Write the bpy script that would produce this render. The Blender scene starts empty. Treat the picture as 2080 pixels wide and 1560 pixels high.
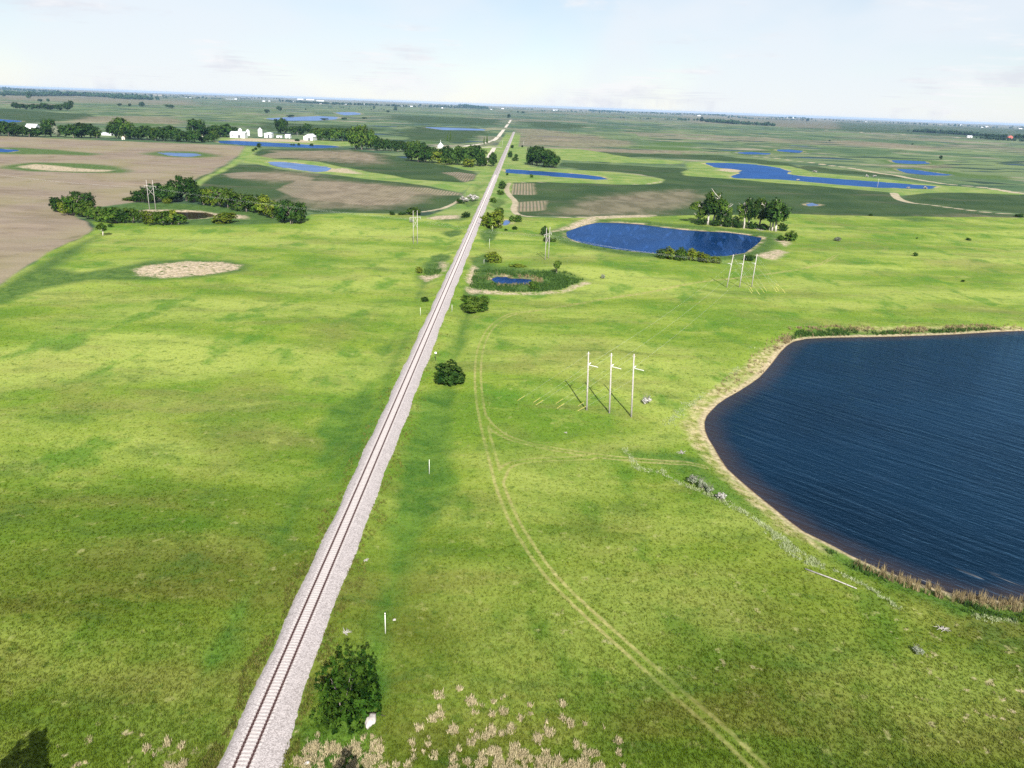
import bpy, bmesh, math, random
import numpy as np
from mathutils import Vector, Matrix

random.seed(7)
RNG = np.random.default_rng(7)
SC = bpy.context.scene
COL = SC.collection
PI = math.pi
R = math.radians

# ------------------------------------------------------------------ camera
F = 1583.0                       # focal length in photo pixels (photo is 2080 wide)
PITCH, ROLL, YAW = R(19.694), R(2.1476), R(-0.1967)
CAM = np.array([28.2, 0.0, 70.0])
_cp, _sp, _cy, _sy = math.cos(PITCH), math.sin(PITCH), math.cos(YAW), math.sin(YAW)
FWD = np.array([_sy * _cp, _cy * _cp, -_sp])
_rt = np.array([_cy, -_sy, 0.0])
_up = np.cross(_rt, FWD)
RGT = _rt * math.cos(ROLL) + _up * math.sin(ROLL)
UPV = _up * math.cos(ROLL) - _rt * math.sin(ROLL)

def ray(px, py):
    return FWD * F + RGT * (px - 1040.0) + UPV * (780.0 - py)

def W(px, py, z=0.0):
    """point of the plain at height z that was measured at this place of the photograph"""
    d = ray(px, py)
    if d[2] > -8.0:
        d = d.copy(); d[2] = -8.0
    return CAM + d * ((z - CAM[2]) / d[2])

def WP(pts, z=0.0):
    return np.array([W(a, b, z)[:2] for a, b in pts])

cam_d = bpy.data.cameras.new("camera"); cam = bpy.data.objects.new("camera", cam_d); COL.objects.link(cam)
cam_d.sensor_fit = 'HORIZONTAL'; cam_d.sensor_width = 36.0; cam_d.lens = 36.0 * F / 2080.0
cam_d.clip_start = 0.5; cam_d.clip_end = 90000.0
M = Matrix((RGT, UPV, -FWD)).transposed().to_4x4(); M.translation = Vector(CAM)
cam.matrix_world = M
SC.camera = cam

# ------------------------------------------------------------------ outlines measured on the ground
WATER = dict(
 lake=dict(lv=-1.0, wb=9.0, pts=[(2080,672),(2028,674),(1928,680),(1809,684),(1689,686),(1640,688),(1612,694),(1598,703),(1585,716),(1571,735),(1557,752),(1543,767),
   (1525,780),(1500,796),(1473,811),(1458,822),(1445,835),(1436,846),(1432,858),(1433,875),(1440,892),(1450,908),(1461,928),(1477,952),(1502,975),(1529,998),(1556,1020),(1581,1040),
   (1607,1061),(1633,1080),(1689,1107),(1728,1128),(1769,1147),(1849,1179),(1928,1203),(2008,1218),(2080,1221),(2200,1235),(2450,1230),(2900,1100),(3300,850),(2900,690),(2400,655)]),
 pond=dict(lv=-0.8, wb=6.0, pts=[(1150,471),(1172,463),(1195,456),(1215,452),(1260,453),(1302,456),(1345,462),(1388,467),(1430,470),(1475,472),(1515,477),(1547,483),(1544,490),(1535,498),(1527,504),
   (1512,514),(1475,520),(1430,521),(1388,519),(1345,516),(1302,512),(1244,505),(1210,499),(1186,494),(1165,488),(1152,482)]),
 marsh_pond=dict(lv=-0.4, wb=3.0, pts=[(998,567),(1003,564),(1010,562),(1020,563),(1028,562),(1034,565),(1042,566),(1060,566),(1079,568),(1081,572),(1073,576),(1049,576),(1030,577),(1013,576),(1004,573)]),
 bank_pond=dict(lv=-0.4, wb=3.0, pts=[(1021,452),(1027,447),(1035,448),(1037,452),(1030,457),(1021,458)]),
 willow_pond=dict(lv=-0.5, wb=4.0, pts=[(248,433),(262,431),(300,431),(360,432),(405,433),(424,437),(420,443),(380,445),(330,446),(290,445),(255,441)]),
 strip_pond=dict(lv=-0.3, wb=8.0, pts=[(1026,346),(1040,344),(1080,347),(1130,350),(1180,354),(1220,359),(1236,364),(1210,365),(1160,361),(1100,356),(1050,352),(1030,350)]),
 long_pond=dict(lv=-0.3, wb=14.0, pts=[(1428,331),(1470,331),(1515,333),(1550,336),(1582,341),(1600,347),(1599,354),(1632,358),(1717,365),(1818,372),(1905,379),(1885,383),(1784,381),(1700,375),
   (1616,367),(1565,364),(1491,362),(1484,358),(1504,352),(1515,347),(1500,344),(1457,340),(1440,335)]),
 field_pond=dict(lv=-0.3, wb=10.0, pts=[(540,328),(575,329),(605,332),(640,336),(674,342),(664,348),(640,349),(605,345),(570,338),(550,332)]),
 farm_pond=dict(lv=-0.3, wb=16.0, pts=[(440,286),(480,286),(530,289),(580,291),(625,294),(680,296),(690,299),(650,301),(600,299),(540,297),(490,294),(448,290)]),
 west_pond=dict(lv=-0.2, wb=14.0, pts=[(-120,299),(-40,301),(10,303),(38,306),(20,309),(-40,308),(-120,305)]),
 oval_pond=dict(lv=-0.2, wb=12.0, pts=[(328,310),(360,311),(390,312),(404,315),(380,318),(350,316)]),
 east_pond=dict(lv=-0.2, wb=14.0, pts=[(1808,326),(1840,326),(1880,328),(1882,332),(1850,333),(1820,331)]),
 tail_pond=dict(lv=-0.2, wb=14.0, pts=[(1820,343),(1850,344),(1895,350),(1935,356),(1890,356),(1850,352),(1832,348)]),
 far_pond=dict(lv=-0.2, wb=20.0, pts=[(1490,309),(1530,309),(1568,312),(1560,314),(1515,313)]),
 thin_pond=dict(lv=-0.2, wb=20.0, pts=[(1570,304),(1605,304),(1634,307),(1620,310),(1590,308)]),
 puddle=dict(lv=-0.2, wb=10.0, pts=[(1636,414),(1650,413),(1666,416),(1655,418),(1642,418)]),
 slough=dict(lv=-0.2, wb=40.0, pts=[(540,241),(590,238),(650,236),(690,238),(680,242),(640,245),(570,245)]),
 far_slough=dict(lv=-0.2, wb=60.0, pts=[(680,228),(720,228),(738,232),(700,234)]),
 green_slough=dict(lv=-0.2, wb=30.0, pts=[(860,258),(900,259),(980,262),(990,265),(900,264)]),
 west_slough=dict(lv=-0.2, wb=30.0, pts=[(-80,240),(0,242),(45,246),(30,249),(-80,247)]),
)
for w in WATER.values():
    w['poly'] = WP(w['pts'], w['lv'])

PASTURE = [[(-500,860),(0,578),(65,537),(107,511),(154,489),(186,471),(196,462),(175,447),(200,452),(300,456),(480,456),(600,453),(632,436),(700,433),(800,434),(860,441),(930,442),(990,440),
  (1060,441),(1150,443),(1380,438),(1600,434),(1800,440),(2080,443),(2500,452),(2900,2100),(-900,2100)]]
SOIL = [
 [(-500,262),(0,277),(200,284),(350,291),(500,297),(490,312),(455,335),(400,362),(375,385),(330,405),(275,409),(205,420),(150,440),(178,452),(188,468),(154,489),(107,511),(65,537),(0,577),(-500,858)],
 [(575,308),(640,306),(740,311),(765,320),(755,328),(680,320),(560,322),(510,320)],
 [(895,351),(930,349),(962,353),(968,362),(945,370),(925,360)],
 [(560,385),(600,367),(650,368),(700,371),(760,375),(840,382),(852,393),(800,414),(740,418),(650,408),(600,403)],
 [(450,352),(500,348),(580,352),(640,360),(630,366),(560,364),(470,362)],
 [(800,378),(870,382),(935,391),(938,397),(900,396),(830,390)],
 [(1037,373),(1084,372),(1087,397),(1031,395)],
 [(1047,411),(1112,408),(1105,427),(1045,428)],
]
ROWS = [SOIL[i] for i in (1,2,3,4,5,6,7)]
CROP = [
 [(505,318),(530,303),(640,302),(720,305),(830,322),(905,335),(968,350),(968,365),(940,372),(900,372),(840,365),(760,355),(700,342),(640,328),(560,323)],
 [(395,365),(455,338),(480,333),(520,334),(560,343),(640,352),(700,358),(760,364),(840,374),(940,392),(935,402),(920,415),(880,425),(840,430),(800,432),(640,432),(560,412),(480,400),(400,385)],
 [(1036,371),(1100,368),(1200,371),(1290,375),(1340,372),(1350,366),(1300,352),(1200,345),(1130,338),(1135,330),(1250,335),(1388,341),(1400,346),(1387,350),(1392,355),(1460,361),(1560,369),(1700,380),(1800,391),(1815,397),
  (1830,410),(2080,439),(2080,445),(1800,442),(1600,434),(1450,437),(1380,439),(1200,440),(1100,439),(1060,439),(1040,425),(1050,410),(1032,395),(1028,380)],
 [(1830,401),(1860,393),(1950,389),(2080,394),(2300,402),(2300,458),(2080,434),(1950,423),(1850,409)],
 [(1230,311),(1290,312),(1400,313),(1470,315),(1560,325),(1628,337),(1615,341),(1530,330),(1420,324),(1300,320),(1255,320)],
 [(1610,338),(1640,336),(1700,343),(1810,355),(1875,363),(1830,363),(1700,353),(1640,346)],
 [(1130,312),(1190,314),(1220,318),(1180,322),(1130,322)],
 [(-100,225),(0,221),(170,231),(210,239),(120,247),(60,248),(-100,242)],
 [(0,246),(60,250),(60,256),(-60,256)],
 [(505,262),(530,248),(700,256),(800,262),(700,270),(590,268)],
 [(850,255),(990,262),(985,272),(940,290),(850,284),(800,268)],
 [(800,234),(980,240),(1020,244),(1000,256),(860,250),(790,242)],
 [(1560,240),(1700,243),(2080,262),(2400,275),(2400,292),(2080,283),(1800,270),(1640,262),(1560,252)],
 [(1060,245),(1120,248),(1200,256),(1160,262),(1080,258)],
]
VERGE = [
 [(500,297),(530,303),(505,318),(470,340),(430,360),(402,380),(375,384),(420,358),(470,330),(490,312)],
 [(500,312),(560,323),(620,326),(690,338),(760,352),(840,364),(940,372),(968,365),(955,380),(938,390),(880,380),(800,369),(720,360),(640,350),(560,340),(520,332),(490,330)],
 [(1020,335),(1070,340),(1200,346),(1290,353),(1350,366),(1340,372),(1290,375),(1200,371),(1100,368),(1040,370),(1016,360)],
 [(1390,330),(1450,327),(1600,337),(1660,352),(1800,364),(1925,378),(2080,391),(2080,396),(1950,389),(1830,398),(1800,391),(1700,381),(1560,370),(1460,362),(1392,356),(1385,350),(1400,345)],
 [(1040,300),(1070,298),(1075,340),(1030,340),(1022,330)],
 [(1130,340),(1070,300),(1180,303),(1290,322),(1390,327),(1380,334),(1250,331),(1140,325)],
 [(880,300),(1000,296),(1022,300),(1000,345),(970,348),(900,335),(830,322),(850,318),(900,318)],
 [(450,279),(640,284),(760,290),(700,297),(560,291),(440,286)],
 [(940,410),(960,375),(985,360),(985,400),(950,442),(860,442),(900,425)],
 [(1000,400),(1030,396),(1050,410),(1042,430),(1060,440),(1150,444),(1130,470),(1000,470)],
]
LUSH = [
 [(-40,600),(60,548),(120,515),(200,478),(165,512),(115,545),(160,556),(240,547),(300,533),(380,527),(470,529),(505,540),(500,553),(420,566),(300,571),(180,570),(90,585),(-40,625)],
 [(200,422),(280,410),(400,415),(500,420),(560,430),(600,449),(560,455),(450,458),(300,457),(210,454),(170,446)],
 [(862,536),(880,531),(895,532),(900,548),(887,560),(862,555)],
 [(954,581),(962,556),(967,541),(990,535),(1004,539),(1016,543),(1049,544),(1079,548),(1116,552),(1150,556),(1186,569),(1168,578),(1138,586),(1094,589),(1034,590),(974,587)],
 [(1108,470),(1150,458),(1200,444),(1300,449),(1400,458),(1500,466),(1580,475),(1590,490),(1562,515),(1540,527),(1400,530),(1300,522),(1200,506),(1130,492)],
 [(0,337),(60,330),(150,332),(230,338),(262,345),(268,349),(245,353),(150,351),(60,347),(0,340)],
 [(-100,296),(0,299),(60,301),(130,306),(205,312),(212,314),(180,317),(100,315),(-100,311)],
 [(285,311),(330,307),(400,308),(440,314),(446,317),(400,320),(330,318)],
 [(1775,324),(1830,323),(1900,326),(1916,331),(1880,336),(1820,334),(1790,329)],
 [(1790,341),(1860,340),(1960,353),(2040,357),(2062,365),(1990,363),(1930,358),(1830,351)],
 [(1470,307),(1530,306),(1580,312),(1560,316),(1500,315)],
 [(1550,302),(1620,302),(1660,308),(1610,312),(1570,309)],
 [(660,990),(700,920),(760,830),(800,720),(830,680),(800,760),(770,850),(735,930),(690,985)],
 [(800,1010),(850,900),(880,840),(905,850),(905,930),(885,985),(830,1015)],
 [(1260,920),(1330,925),(1420,935),(1440,960),(1400,968),(1330,955)],
 [(1390,970),(1440,962),(1500,1010),(1560,1050),(1540,1060),(1450,1015)],
 [(1590,700),(1620,672),(1700,668),(1820,672),(2000,664),(2080,668),(2080,672),(1928,680),(1689,686),(1612,694)],
 [(1660,1095),(1700,1110),(1800,1160),(1950,1215),(2080,1228),(2080,1262),(1950,1240),(1800,1185),(1690,1130)],
 [(870,440),(945,436),(950,445),(900,452)],
 [(860,285),(890,289),(860,296)], [(1250,299),(1320,297),(1430,303),(1380,306)], [(1310,290),(1350,288),(1420,292),(1400,296),(1340,295)],
 [(400,247),(470,249),(540,254),(480,256),(410,252)], [(225,251),(300,250),(345,254),(300,257),(230,255)],
 [(1800,440),(1860,441),(1930,448),(1860,449)],
]
STRAW = [
 [(272,553),(300,543),(380,533),(450,533),(487,541),(480,551),(420,561),(340,566),(285,562)],
 [(30,338),(70,334),(110,336),(150,341),(235,345),(215,349),(130,348),(80,343)],
 [(946,587),(954,583),(1000,589),(1080,591),(1140,588),(1190,572),(1195,576),(1150,590),(1080,594),(1000,595),(955,593)],
 [(948,566),(962,540),(967,544),(962,558),(956,578)],
 [(862,444),(900,437),(932,436),(930,444),(880,448)],
 [(852,559),(890,557),(897,561),(866,569)], [(894,530),(908,536),(902,552),(897,545)],
 [(250,430),(300,424),(400,426),(430,430),(500,437),(500,445),(440,441),(400,433),(300,431),(255,432)],
 [(1120,470),(1170,452),(1200,440),(1330,436),(1320,441),(1215,446),(1170,462)],
 [(1535,520),(1580,505),(1600,512),(1570,530)], [(1575,485),(1605,490),(1595,500)],
 [(1480,338),(1510,344),(1500,350),(1450,346)], [(640,345),(700,342),(740,355),(700,352)],
 [(470,282),(560,282),(620,284),(640,290),(520,287),(460,285)],
]
BROWN = [
 [(1050,262),(1100,262),(1180,272),(1290,290),(1280,300),(1180,297),(1060,293),(1042,285)],
 [(1170,300),(1280,303),(1480,309),(1400,312),(1230,308),(1130,306)],
 [(0,188),(180,196),(400,208),(395,213),(150,207),(0,203)],
 [(200,235),(320,236),(400,246),(350,252),(200,248),(110,250),(150,244)],
 [(1690,282),(1800,290),(1940,303),(1900,305),(1780,298),(1680,290)],
 [(1800,338),(1920,333),(1980,338),(1900,343),(1840,346)],
 [(1420,225),(1640,236),(1800,243),(1790,246),(1500,234)],
 [(1120,432),(1160,415),(1200,400),(1290,390),(1400,385),(1440,400),(1420,415),(1390,425),(1300,437),(1200,440),(1120,438)],
 [(560,408),(600,395),(640,360),(760,372),(850,380),(900,395),(850,415),(780,424),(640,424)],
 [(560,306),(700,305),(770,312),(800,335),(740,335),(600,325)], [(450,355),(560,345),(650,352),(640,372),(540,372)],
 [(1380,225),(1700,240),(1700,262),(1400,250)], [(1880,440),(1960,436),(2080,441),(2080,446),(1950,446)],
]
THICK = [
 [(985,1535),(1060,1522),(1150,1530),(1215,1550),(1230,1640),(930,1640)],
 [(718,1495),(758,1490),(778,1530),(762,1548),(725,1522)],
 [(612,1528),(670,1516),(722,1545),(730,1640),(600,1640)],
 [(335,1543),(372,1540),(380,1570),(330,1580)],
]
TUFTS = [[(840,1470),(900,1400),(1010,1385),(1120,1405),(1240,1480),(1290,1560),(1290,1640),(830,1640)], [(1330,1500),(1420,1520),(1420,1580),(1330,1580)], [(640,1500),(780,1490),(800,1560),(620,1600)], [(1640,1255),(1700,1265),(1690,1290),(1640,1280)], [(300,1500),(400,1500),(400,1600),(280,1600)]]
DRY = [
 [(1385,860),(1410,812),(1470,770),(1520,735),(1562,700),(1600,684),(1680,668),(1820,664),(2080,660),(2080,672),(1690,686),(1600,700),(1560,750),(1480,806),(1432,850),(1440,900),(1480,952),(1540,1005),(1640,1085),(1800,1160),(2080,1222),(2080,1240),(1900,1215),(1740,1150),(1600,1080),(1500,1000),(1420,920)],
]
DIRT = [
 ([(1815,393),(1822,402),(1850,411),(1900,418),(1990,430),(2080,438),(2200,450)], 4.0),
 ([(1470,308),(1540,318),(1700,337),(1800,353),(1900,372),(2000,382),(2080,393),(2200,408)], 6.5),
 ([(1560,316),(1700,319),(1880,325),(2080,330),(2300,338)], 7.0),
 ([(1035,371),(1028,382),(1032,395),(1050,411),(1040,424),(1058,438),(1120,442),(1200,440),(1330,437)], 2.2),
 ([(1345,369),(1300,375),(1200,371),(1100,368),(1045,370)], 2.0),
 ([(935,404),(920,415),(885,425),(840,431)], 1.6),
 ([(0,178),(300,190),(520,203),(700,210)], 60.0),
 ([(1500,228),(1700,243),(1900,252),(2080,262)], 45.0),
 ([(1640,262),(1800,272),(1990,282)], 14.0),
]
RUTS = [
 [(1065,632),(1030,640),(1006,656),(987,680),(975,710),(970,750),(972,800),(980,850),(992,900),(1003,945),(1013,985),(1032,1040),(1060,1095),(1100,1150),(1150,1202),(1200,1246),(1260,1299),(1320,1350),(1400,1420),(1480,1490),(1560,1568),(1640,1650)],
 [(980,845),(1000,871),(1040,893),(1100,910),(1180,925),(1250,935),(1330,945),(1430,950)],
 [(1016,980),(1026,952),(1060,941),(1120,936),(1200,934)],
 [(1790,513),(1800,509),(1800,502)], [(1070,632),(1180,612),(1330,590),(1440,570),(1650,545),(1700,520)],
]
FLOWERS = [  # paths of the pale flower bands, half width in metres
 ([(1528,705),(1540,688),(1565,668),(1610,658),(1690,655),(1752,657)], 2.6), ([(1775,656),(1850,652),(1930,651),(2010,655),(2075,656)], 2.6),
 ([(1485,757),(1505,742)], 1.6), ([(1350,862),(1385,830),(1430,795)], 1.8), ([(1268,918),(1300,960),(1345,966)], 1.2),
 ([(1325,962),(1390,995),(1450,1018),(1530,1058),(1580,1090)], 1.1), ([(1580,1090),(1612,1128),(1650,1142)], 2.2), ([(1700,1160),(1760,1192),(1830,1236)], .9), ([(1990,1250),(2060,1258)], 1.0),
]
def POLYS(lst): return [WP(p) for p in lst]
PASTURE, SOIL, ROWS, CROP, VERGE, LUSH, STRAW, BROWN, DRY, TUFTS, THICK = map(POLYS, (PASTURE, SOIL, ROWS, CROP, VERGE, LUSH, STRAW, BROWN, DRY, TUFTS, THICK))
def smoothpath(p, it=2):
    p = np.asarray(p, float)
    for _ in range(it):
        q = np.empty((2 * len(p) - 2 + 2, 2)); q[0] = p[0]; q[-1] = p[-1]
        q[1:-1:2] = .75 * p[:-1] + .25 * p[1:]; q[2:-1:2] = .25 * p[:-1] + .75 * p[1:]
        p = q
    return p
DIRT = [(smoothpath(WP(p)), h) for p, h in DIRT]
RUTS = [smoothpath(WP(p)) for p in RUTS]
FLOWERS = [(WP(p), h) for p, h in FLOWERS]

def seg_dist2(x, y, a, b):
    dx, dy = b[0] - a[0], b[1] - a[1]
    L = dx * dx + dy * dy + 1e-9
    t = np.clip(((x - a[0]) * dx + (y - a[1]) * dy) / L, 0, 1)
    return (x - a[0] - t * dx) ** 2 + (y - a[1] - t * dy) ** 2

def path_dist(x, y, path, m=30.0):
    out = np.full(x.shape, m)
    k = np.nonzero((x > path[:, 0].min() - m) & (x < path[:, 0].max() + m) & (y > path[:, 1].min() - m) & (y < path[:, 1].max() + m))[0]
    if len(k):
        xs, ys = x[k], y[k]; d = np.full(len(k), m * m)
        for i in range(len(path) - 1):
            d = np.minimum(d, seg_dist2(xs, ys, path[i], path[i + 1]))
        out[k] = np.minimum(np.sqrt(d), m)
    return out

def poly_sd(x, y, poly, m=60.0):
    """signed distance, positive inside, clipped to +-m"""
    out = np.full(x.shape, -m)
    k = np.nonzero((x > poly[:, 0].min() - m) & (x < poly[:, 0].max() + m) & (y > poly[:, 1].min() - m) & (y < poly[:, 1].max() + m))[0]
    if not len(k): return out
    xs, ys = x[k], y[k]
    d = np.full(len(k), m * m); ins = np.zeros(len(k), bool)
    n = len(poly)
    for i in range(n):
        a, b = poly[i], poly[(i + 1) % n]
        d = np.minimum(d, seg_dist2(xs, ys, a, b))
        c = (a[1] > ys) != (b[1] > ys)
        ins ^= c & (xs < (b[0] - a[0]) * (ys - a[1]) / (b[1] - a[1] + 1e-12) + a[0])
    out[k] = np.where(ins, 1, -1) * np.sqrt(d)
    return out

def group_sd(x, y, polys, m=60.0):
    o = np.full(x.shape, -m)
    for p in polys: o = np.maximum(o, poly_sd(x, y, p, m))
    return o

def sstep(a, b, v):
    t = np.clip((v - a) / (b - a), 0, 1); return t * t * (3 - 2 * t)

_wv = [(RNG.uniform(0, 2 * PI), RNG.uniform(0, 2 * PI), L, A) for L, A in ((190, .35), (120, .3), (75, .22), (48, .14), (31, .09), (19, .05), (13, .035))]
def undul(x, y):
    z = 0
    for a, p, L, A in _wv:
        z = z + A * np.sin((x * math.cos(a) + y * math.sin(a)) * 2 * PI / L + p + .7 * np.sin(y / L * 1.7 + x / L * .9))
    return z

_hv = [(RNG.uniform(-.5, .5) + PI / 2, RNG.uniform(0, 2 * PI), L, A) for L, A in ((5200, 9), (3100, 6), (1900, 3.5), (1100, 1.6))]
def hgt(x, y, with_shore=False):
    x = np.atleast_1d(np.asarray(x, float)); y = np.atleast_1d(np.asarray(y, float))
    a = np.abs(x)
    z = undul(x, y) * sstep(4.5, 26, a) - 0.02
    z = z + .34 * (1 - sstep(3.4, 8.0, a)) - .55 * np.exp(-((a - 10.5) / 2.6) ** 2)
    far = sstep(3500, 11000, y)
    if far.max() > 0:
        h = 0
        for ang, p, L, A in _hv:
            h = h + A * np.sin((x * math.cos(ang) + y * math.sin(ang)) * 2 * PI / L + p)
        z = z + far * (h + 6 + 10 * sstep(0, -9000, x))
    shore = np.full(x.shape, 60.0)
    for w in WATER.values():
        d = -poly_sd(x, y, w['poly'])
        shore = np.minimum(shore, d)
        near = d < w['wb']
        if near.any():
            dd = d[near]
            s = np.clip(dd / w['wb'], 0, 1)
            zi = w['lv'] - np.clip(-dd * max(.06, -w['lv'] / w['wb']), 0, 2.2)
            z[near] = np.where(dd > 0, w['lv'] + (z[near] - w['lv']) * s, zi)
    return (z, shore) if with_shore else z

def H1(x, y): return float(hgt(x, y)[0])
def at(px, py):
    """ground point (with relief) measured at this place of the photograph"""
    z = 0.0
    for _ in range(4):
        p = W(px, py, z); z = H1(p[0], p[1])
    return Vector((p[0], p[1], z))
def pxm(p):
    """photo pixels per metre at a world point"""
    return F / float((np.array(p) - CAM) @ FWD)

# ------------------------------------------------------------------ object helpers
def tag(o, label=None, cat=None, group=None, kind=None):
    if label: o['label'] = label
    if cat: o['category'] = cat
    if group: o['group'] = group
    if kind: o['kind'] = kind
    return o
def empty(name, loc, rz=0.0, label=None, cat=None, group=None):
    o = bpy.data.objects.new(name, None); COL.objects.link(o)
    o.location = loc; o.rotation_euler = (0, 0, rz); o.empty_display_size = .5
    return tag(o, label, cat, group)
def link(name, me, parent=None, mat=None):
    o = bpy.data.objects.new(name, me); COL.objects.link(o)
    if parent: o.parent = parent
    if mat is not None:
        if len(me.materials) == 0: me.materials.append(mat)
        elif me.materials[0] != mat:
            o.material_slots[0].link = 'OBJECT'; o.material_slots[0].material = mat
    return o
def mesh_np(name, V, Fc, attrs=None, smooth=False):
    V = np.asarray(V, np.float32); Fc = np.asarray(Fc, np.int32)
    n, k = Fc.shape
    me = bpy.data.meshes.new(name)
    me.vertices.add(len(V)); me.vertices.foreach_set('co', V.ravel())
    me.loops.add(n * k); me.loops.foreach_set('vertex_index', Fc.ravel())
    me.polygons.add(n)
    me.polygons.foreach_set('loop_start', np.arange(0, n * k, k, dtype=np.int32))
    me.polygons.foreach_set('loop_total', np.full(n, k, np.int32))
    if smooth: me.polygons.foreach_set('use_smooth', np.ones(n, bool))
    for nm, a in (attrs or {}).items():
        at_ = me.attributes.new(nm, 'FLOAT', 'POINT'); at_.data.foreach_set('value', np.asarray(a, np.float32))
    me.update(calc_edges=True); me.validate()
    return me
class MB:
    """collects simple shaped pieces into one mesh"""
    def __init__(s): s.v = []; s.f = []
    def add(s, v, f):
        n = len(s.v); s.v += [tuple(p) for p in v]; s.f += [tuple(i + n for i in q) for q in f]
    def box(s, x0, x1, y0, y1, z0, z1):
        s.add([(x0,y0,z0),(x1,y0,z0),(x1,y1,z0),(x0,y1,z0),(x0,y0,z1),(x1,y0,z1),(x1,y1,z1),(x0,y1,z1)],
              [(0,3,2,1),(4,5,6,7),(0,1,5,4),(1,2,6,5),(2,3,7,6),(3,0,4,7)])
    def tube(s, pts, rad, seg=8, cap=True):
        pts = [Vector(p) for p in pts]; rings = []
        for i, p in enumerate(pts):
            t = (pts[min(i + 1, len(pts) - 1)] - pts[max(i - 1, 0)]).normalized()
            u = t.cross(Vector((0, 0, 1)));
            if u.length < .05: u = t.cross(Vector((1, 0, 0)))
            u.normalize(); w = t.cross(u)
            r = rad[i] if hasattr(rad, '__len__') else rad
            rings.append([p + (u * math.cos(a) + w * math.sin(a)) * r for a in (2 * PI * k / seg for k in range(seg))])
        v = [q for rg in rings for q in rg]; f = []
        for i in range(len(pts) - 1):
            for k in range(seg):
                a, b = i * seg + k, i * seg + (k + 1) % seg
                f.append((a, b, b + seg, a + seg))
        if cap:
            f.append(tuple(range(seg))[::-1]); f.append(tuple((len(pts) - 1) * seg + k for k in range(seg)))
        s.add(v, f)
    def mesh(s, name, smooth=False):
        me = bpy.data.meshes.new(name); me.from_pydata(s.v, [], s.f); me.update()
        bm = bmesh.new(); bm.from_mesh(me); bmesh.ops.recalc_face_normals(bm, faces=bm.faces); bm.to_mesh(me); bm.free()
        if smooth: me.polygons.foreach_set('use_smooth', [True] * len(me.polygons))
        return me
    def build(s, name, mat, parent=None, smooth=False): return link(name, s.mesh(name, smooth), parent, mat)

# ------------------------------------------------------------------ node helpers
class NT:
    def __init__(s, tree): s.t = tree; s.n = tree.nodes; s.l = tree.links
    def new(s, ty, **kw):
        n = s.n.new(ty)
        for k, v in kw.items(): setattr(n, k, v)
        return n
    def put(s, sock, v):
        if isinstance(v, bpy.types.NodeSocket): s.l.new(v, sock)
        elif v is not None:
            if sock.type == 'RGBA' and len(v) == 3: v = (*v, 1)
            sock.default_value = v
    def along(s, v, ang, sx, sy=1.):
        return s.mapv(s.mapv(v, (1, 1, 0), (0, 0, -ang)), (sx, sy, 1))
    def m(s, op, a, b=None, c=None, clamp=False):
        n = s.new('ShaderNodeMath', operation=op, use_clamp=clamp)
        for i, v in enumerate((a, b, c)): s.put(n.inputs[i], v)
        return n.outputs[0]
    def mix(s, f, a, b, blend='MIX'):
        n = s.new('ShaderNodeMix', data_type='RGBA', blend_type=blend, clamp_factor=True)
        s.put(n.inputs['Factor'], f); s.put(n.inputs[6], a); s.put(n.inputs[7], b); return n.outputs[2]
    def ramp(s, x, lo, hi, a=0., b=1., smooth=True):
        n = s.new('ShaderNodeMapRange', interpolation_type='SMOOTHSTEP' if smooth else 'LINEAR'); n.clamp = True
        s.put(n.inputs[0], x); s.put(n.inputs[1], lo); s.put(n.inputs[2], hi); s.put(n.inputs[3], a); s.put(n.inputs[4], b); return n.outputs[0]
    def mapv(s, v, sc=(1,1,1), rot=(0,0,0), loc=(0,0,0)):
        n = s.new('ShaderNodeMapping'); s.put(n.inputs[0], v); n.inputs[1].default_value = loc; n.inputs[2].default_value = rot; n.inputs[3].default_value = sc; return n.outputs[0]
    def noise(s, v, sc, det=3., rough=.55, dist=0.):
        n = s.new('ShaderNodeTexNoise'); s.put(n.inputs['Vector'], v); n.inputs['Scale'].default_value = sc; n.inputs['Detail'].default_value = det
        n.inputs['Roughness'].default_value = rough; n.inputs['Distortion'].default_value = dist; return n.outputs[0]
    def attr(s, nm): return s.new('ShaderNodeAttribute', attribute_name=nm).outputs['Fac']
    def pos(s): return s.new('ShaderNodeNewGeometry').outputs['Position']
    def obj(s): return s.new('ShaderNodeTexCoord').outputs['Object']
    def sep(s, v):
        n = s.new('ShaderNodeSeparateXYZ'); s.put(n.inputs[0], v); return n.outputs
    def rnd(s): return s.new('ShaderNodeObjectInfo').outputs['Random']
    def hsv(s, c, h=.5, sa=1., v=1.):
        n = s.new('ShaderNodeHueSaturation'); s.put(n.inputs['Color'], c); s.put(n.inputs['Hue'], h); s.put(n.inputs['Saturation'], sa); s.put(n.inputs['Value'], v); return n.outputs[0]
    def bump(s, h, st, dist=.1, nrm=None):
        n = s.new('ShaderNodeBump'); s.put(n.inputs['Height'], h); n.inputs['Strength'].default_value = st; n.inputs['Distance'].default_value = dist
        if nrm: s.put(n.inputs['Normal'], nrm)
        return n.outputs[0]
def material(name):
    m = bpy.data.materials.new(name); m.use_nodes = True; m.node_tree.nodes.clear()
    g = NT(m.node_tree); g.out = g.new('ShaderNodeOutputMaterial'); return m, g
def principled(g, col, rough=.8, nrm=None, **kw):
    b = g.new('ShaderNodeBsdfPrincipled'); g.put(b.inputs['Base Color'], col); g.put(b.inputs['Roughness'], rough)
    if nrm is not None: g.put(b.inputs['Normal'], nrm)
    for k, v in kw.items(): g.put(b.inputs[k.replace('_', ' ')], v)
    g.l.new(b.outputs[0], g.out.inputs[0]); return b
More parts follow.
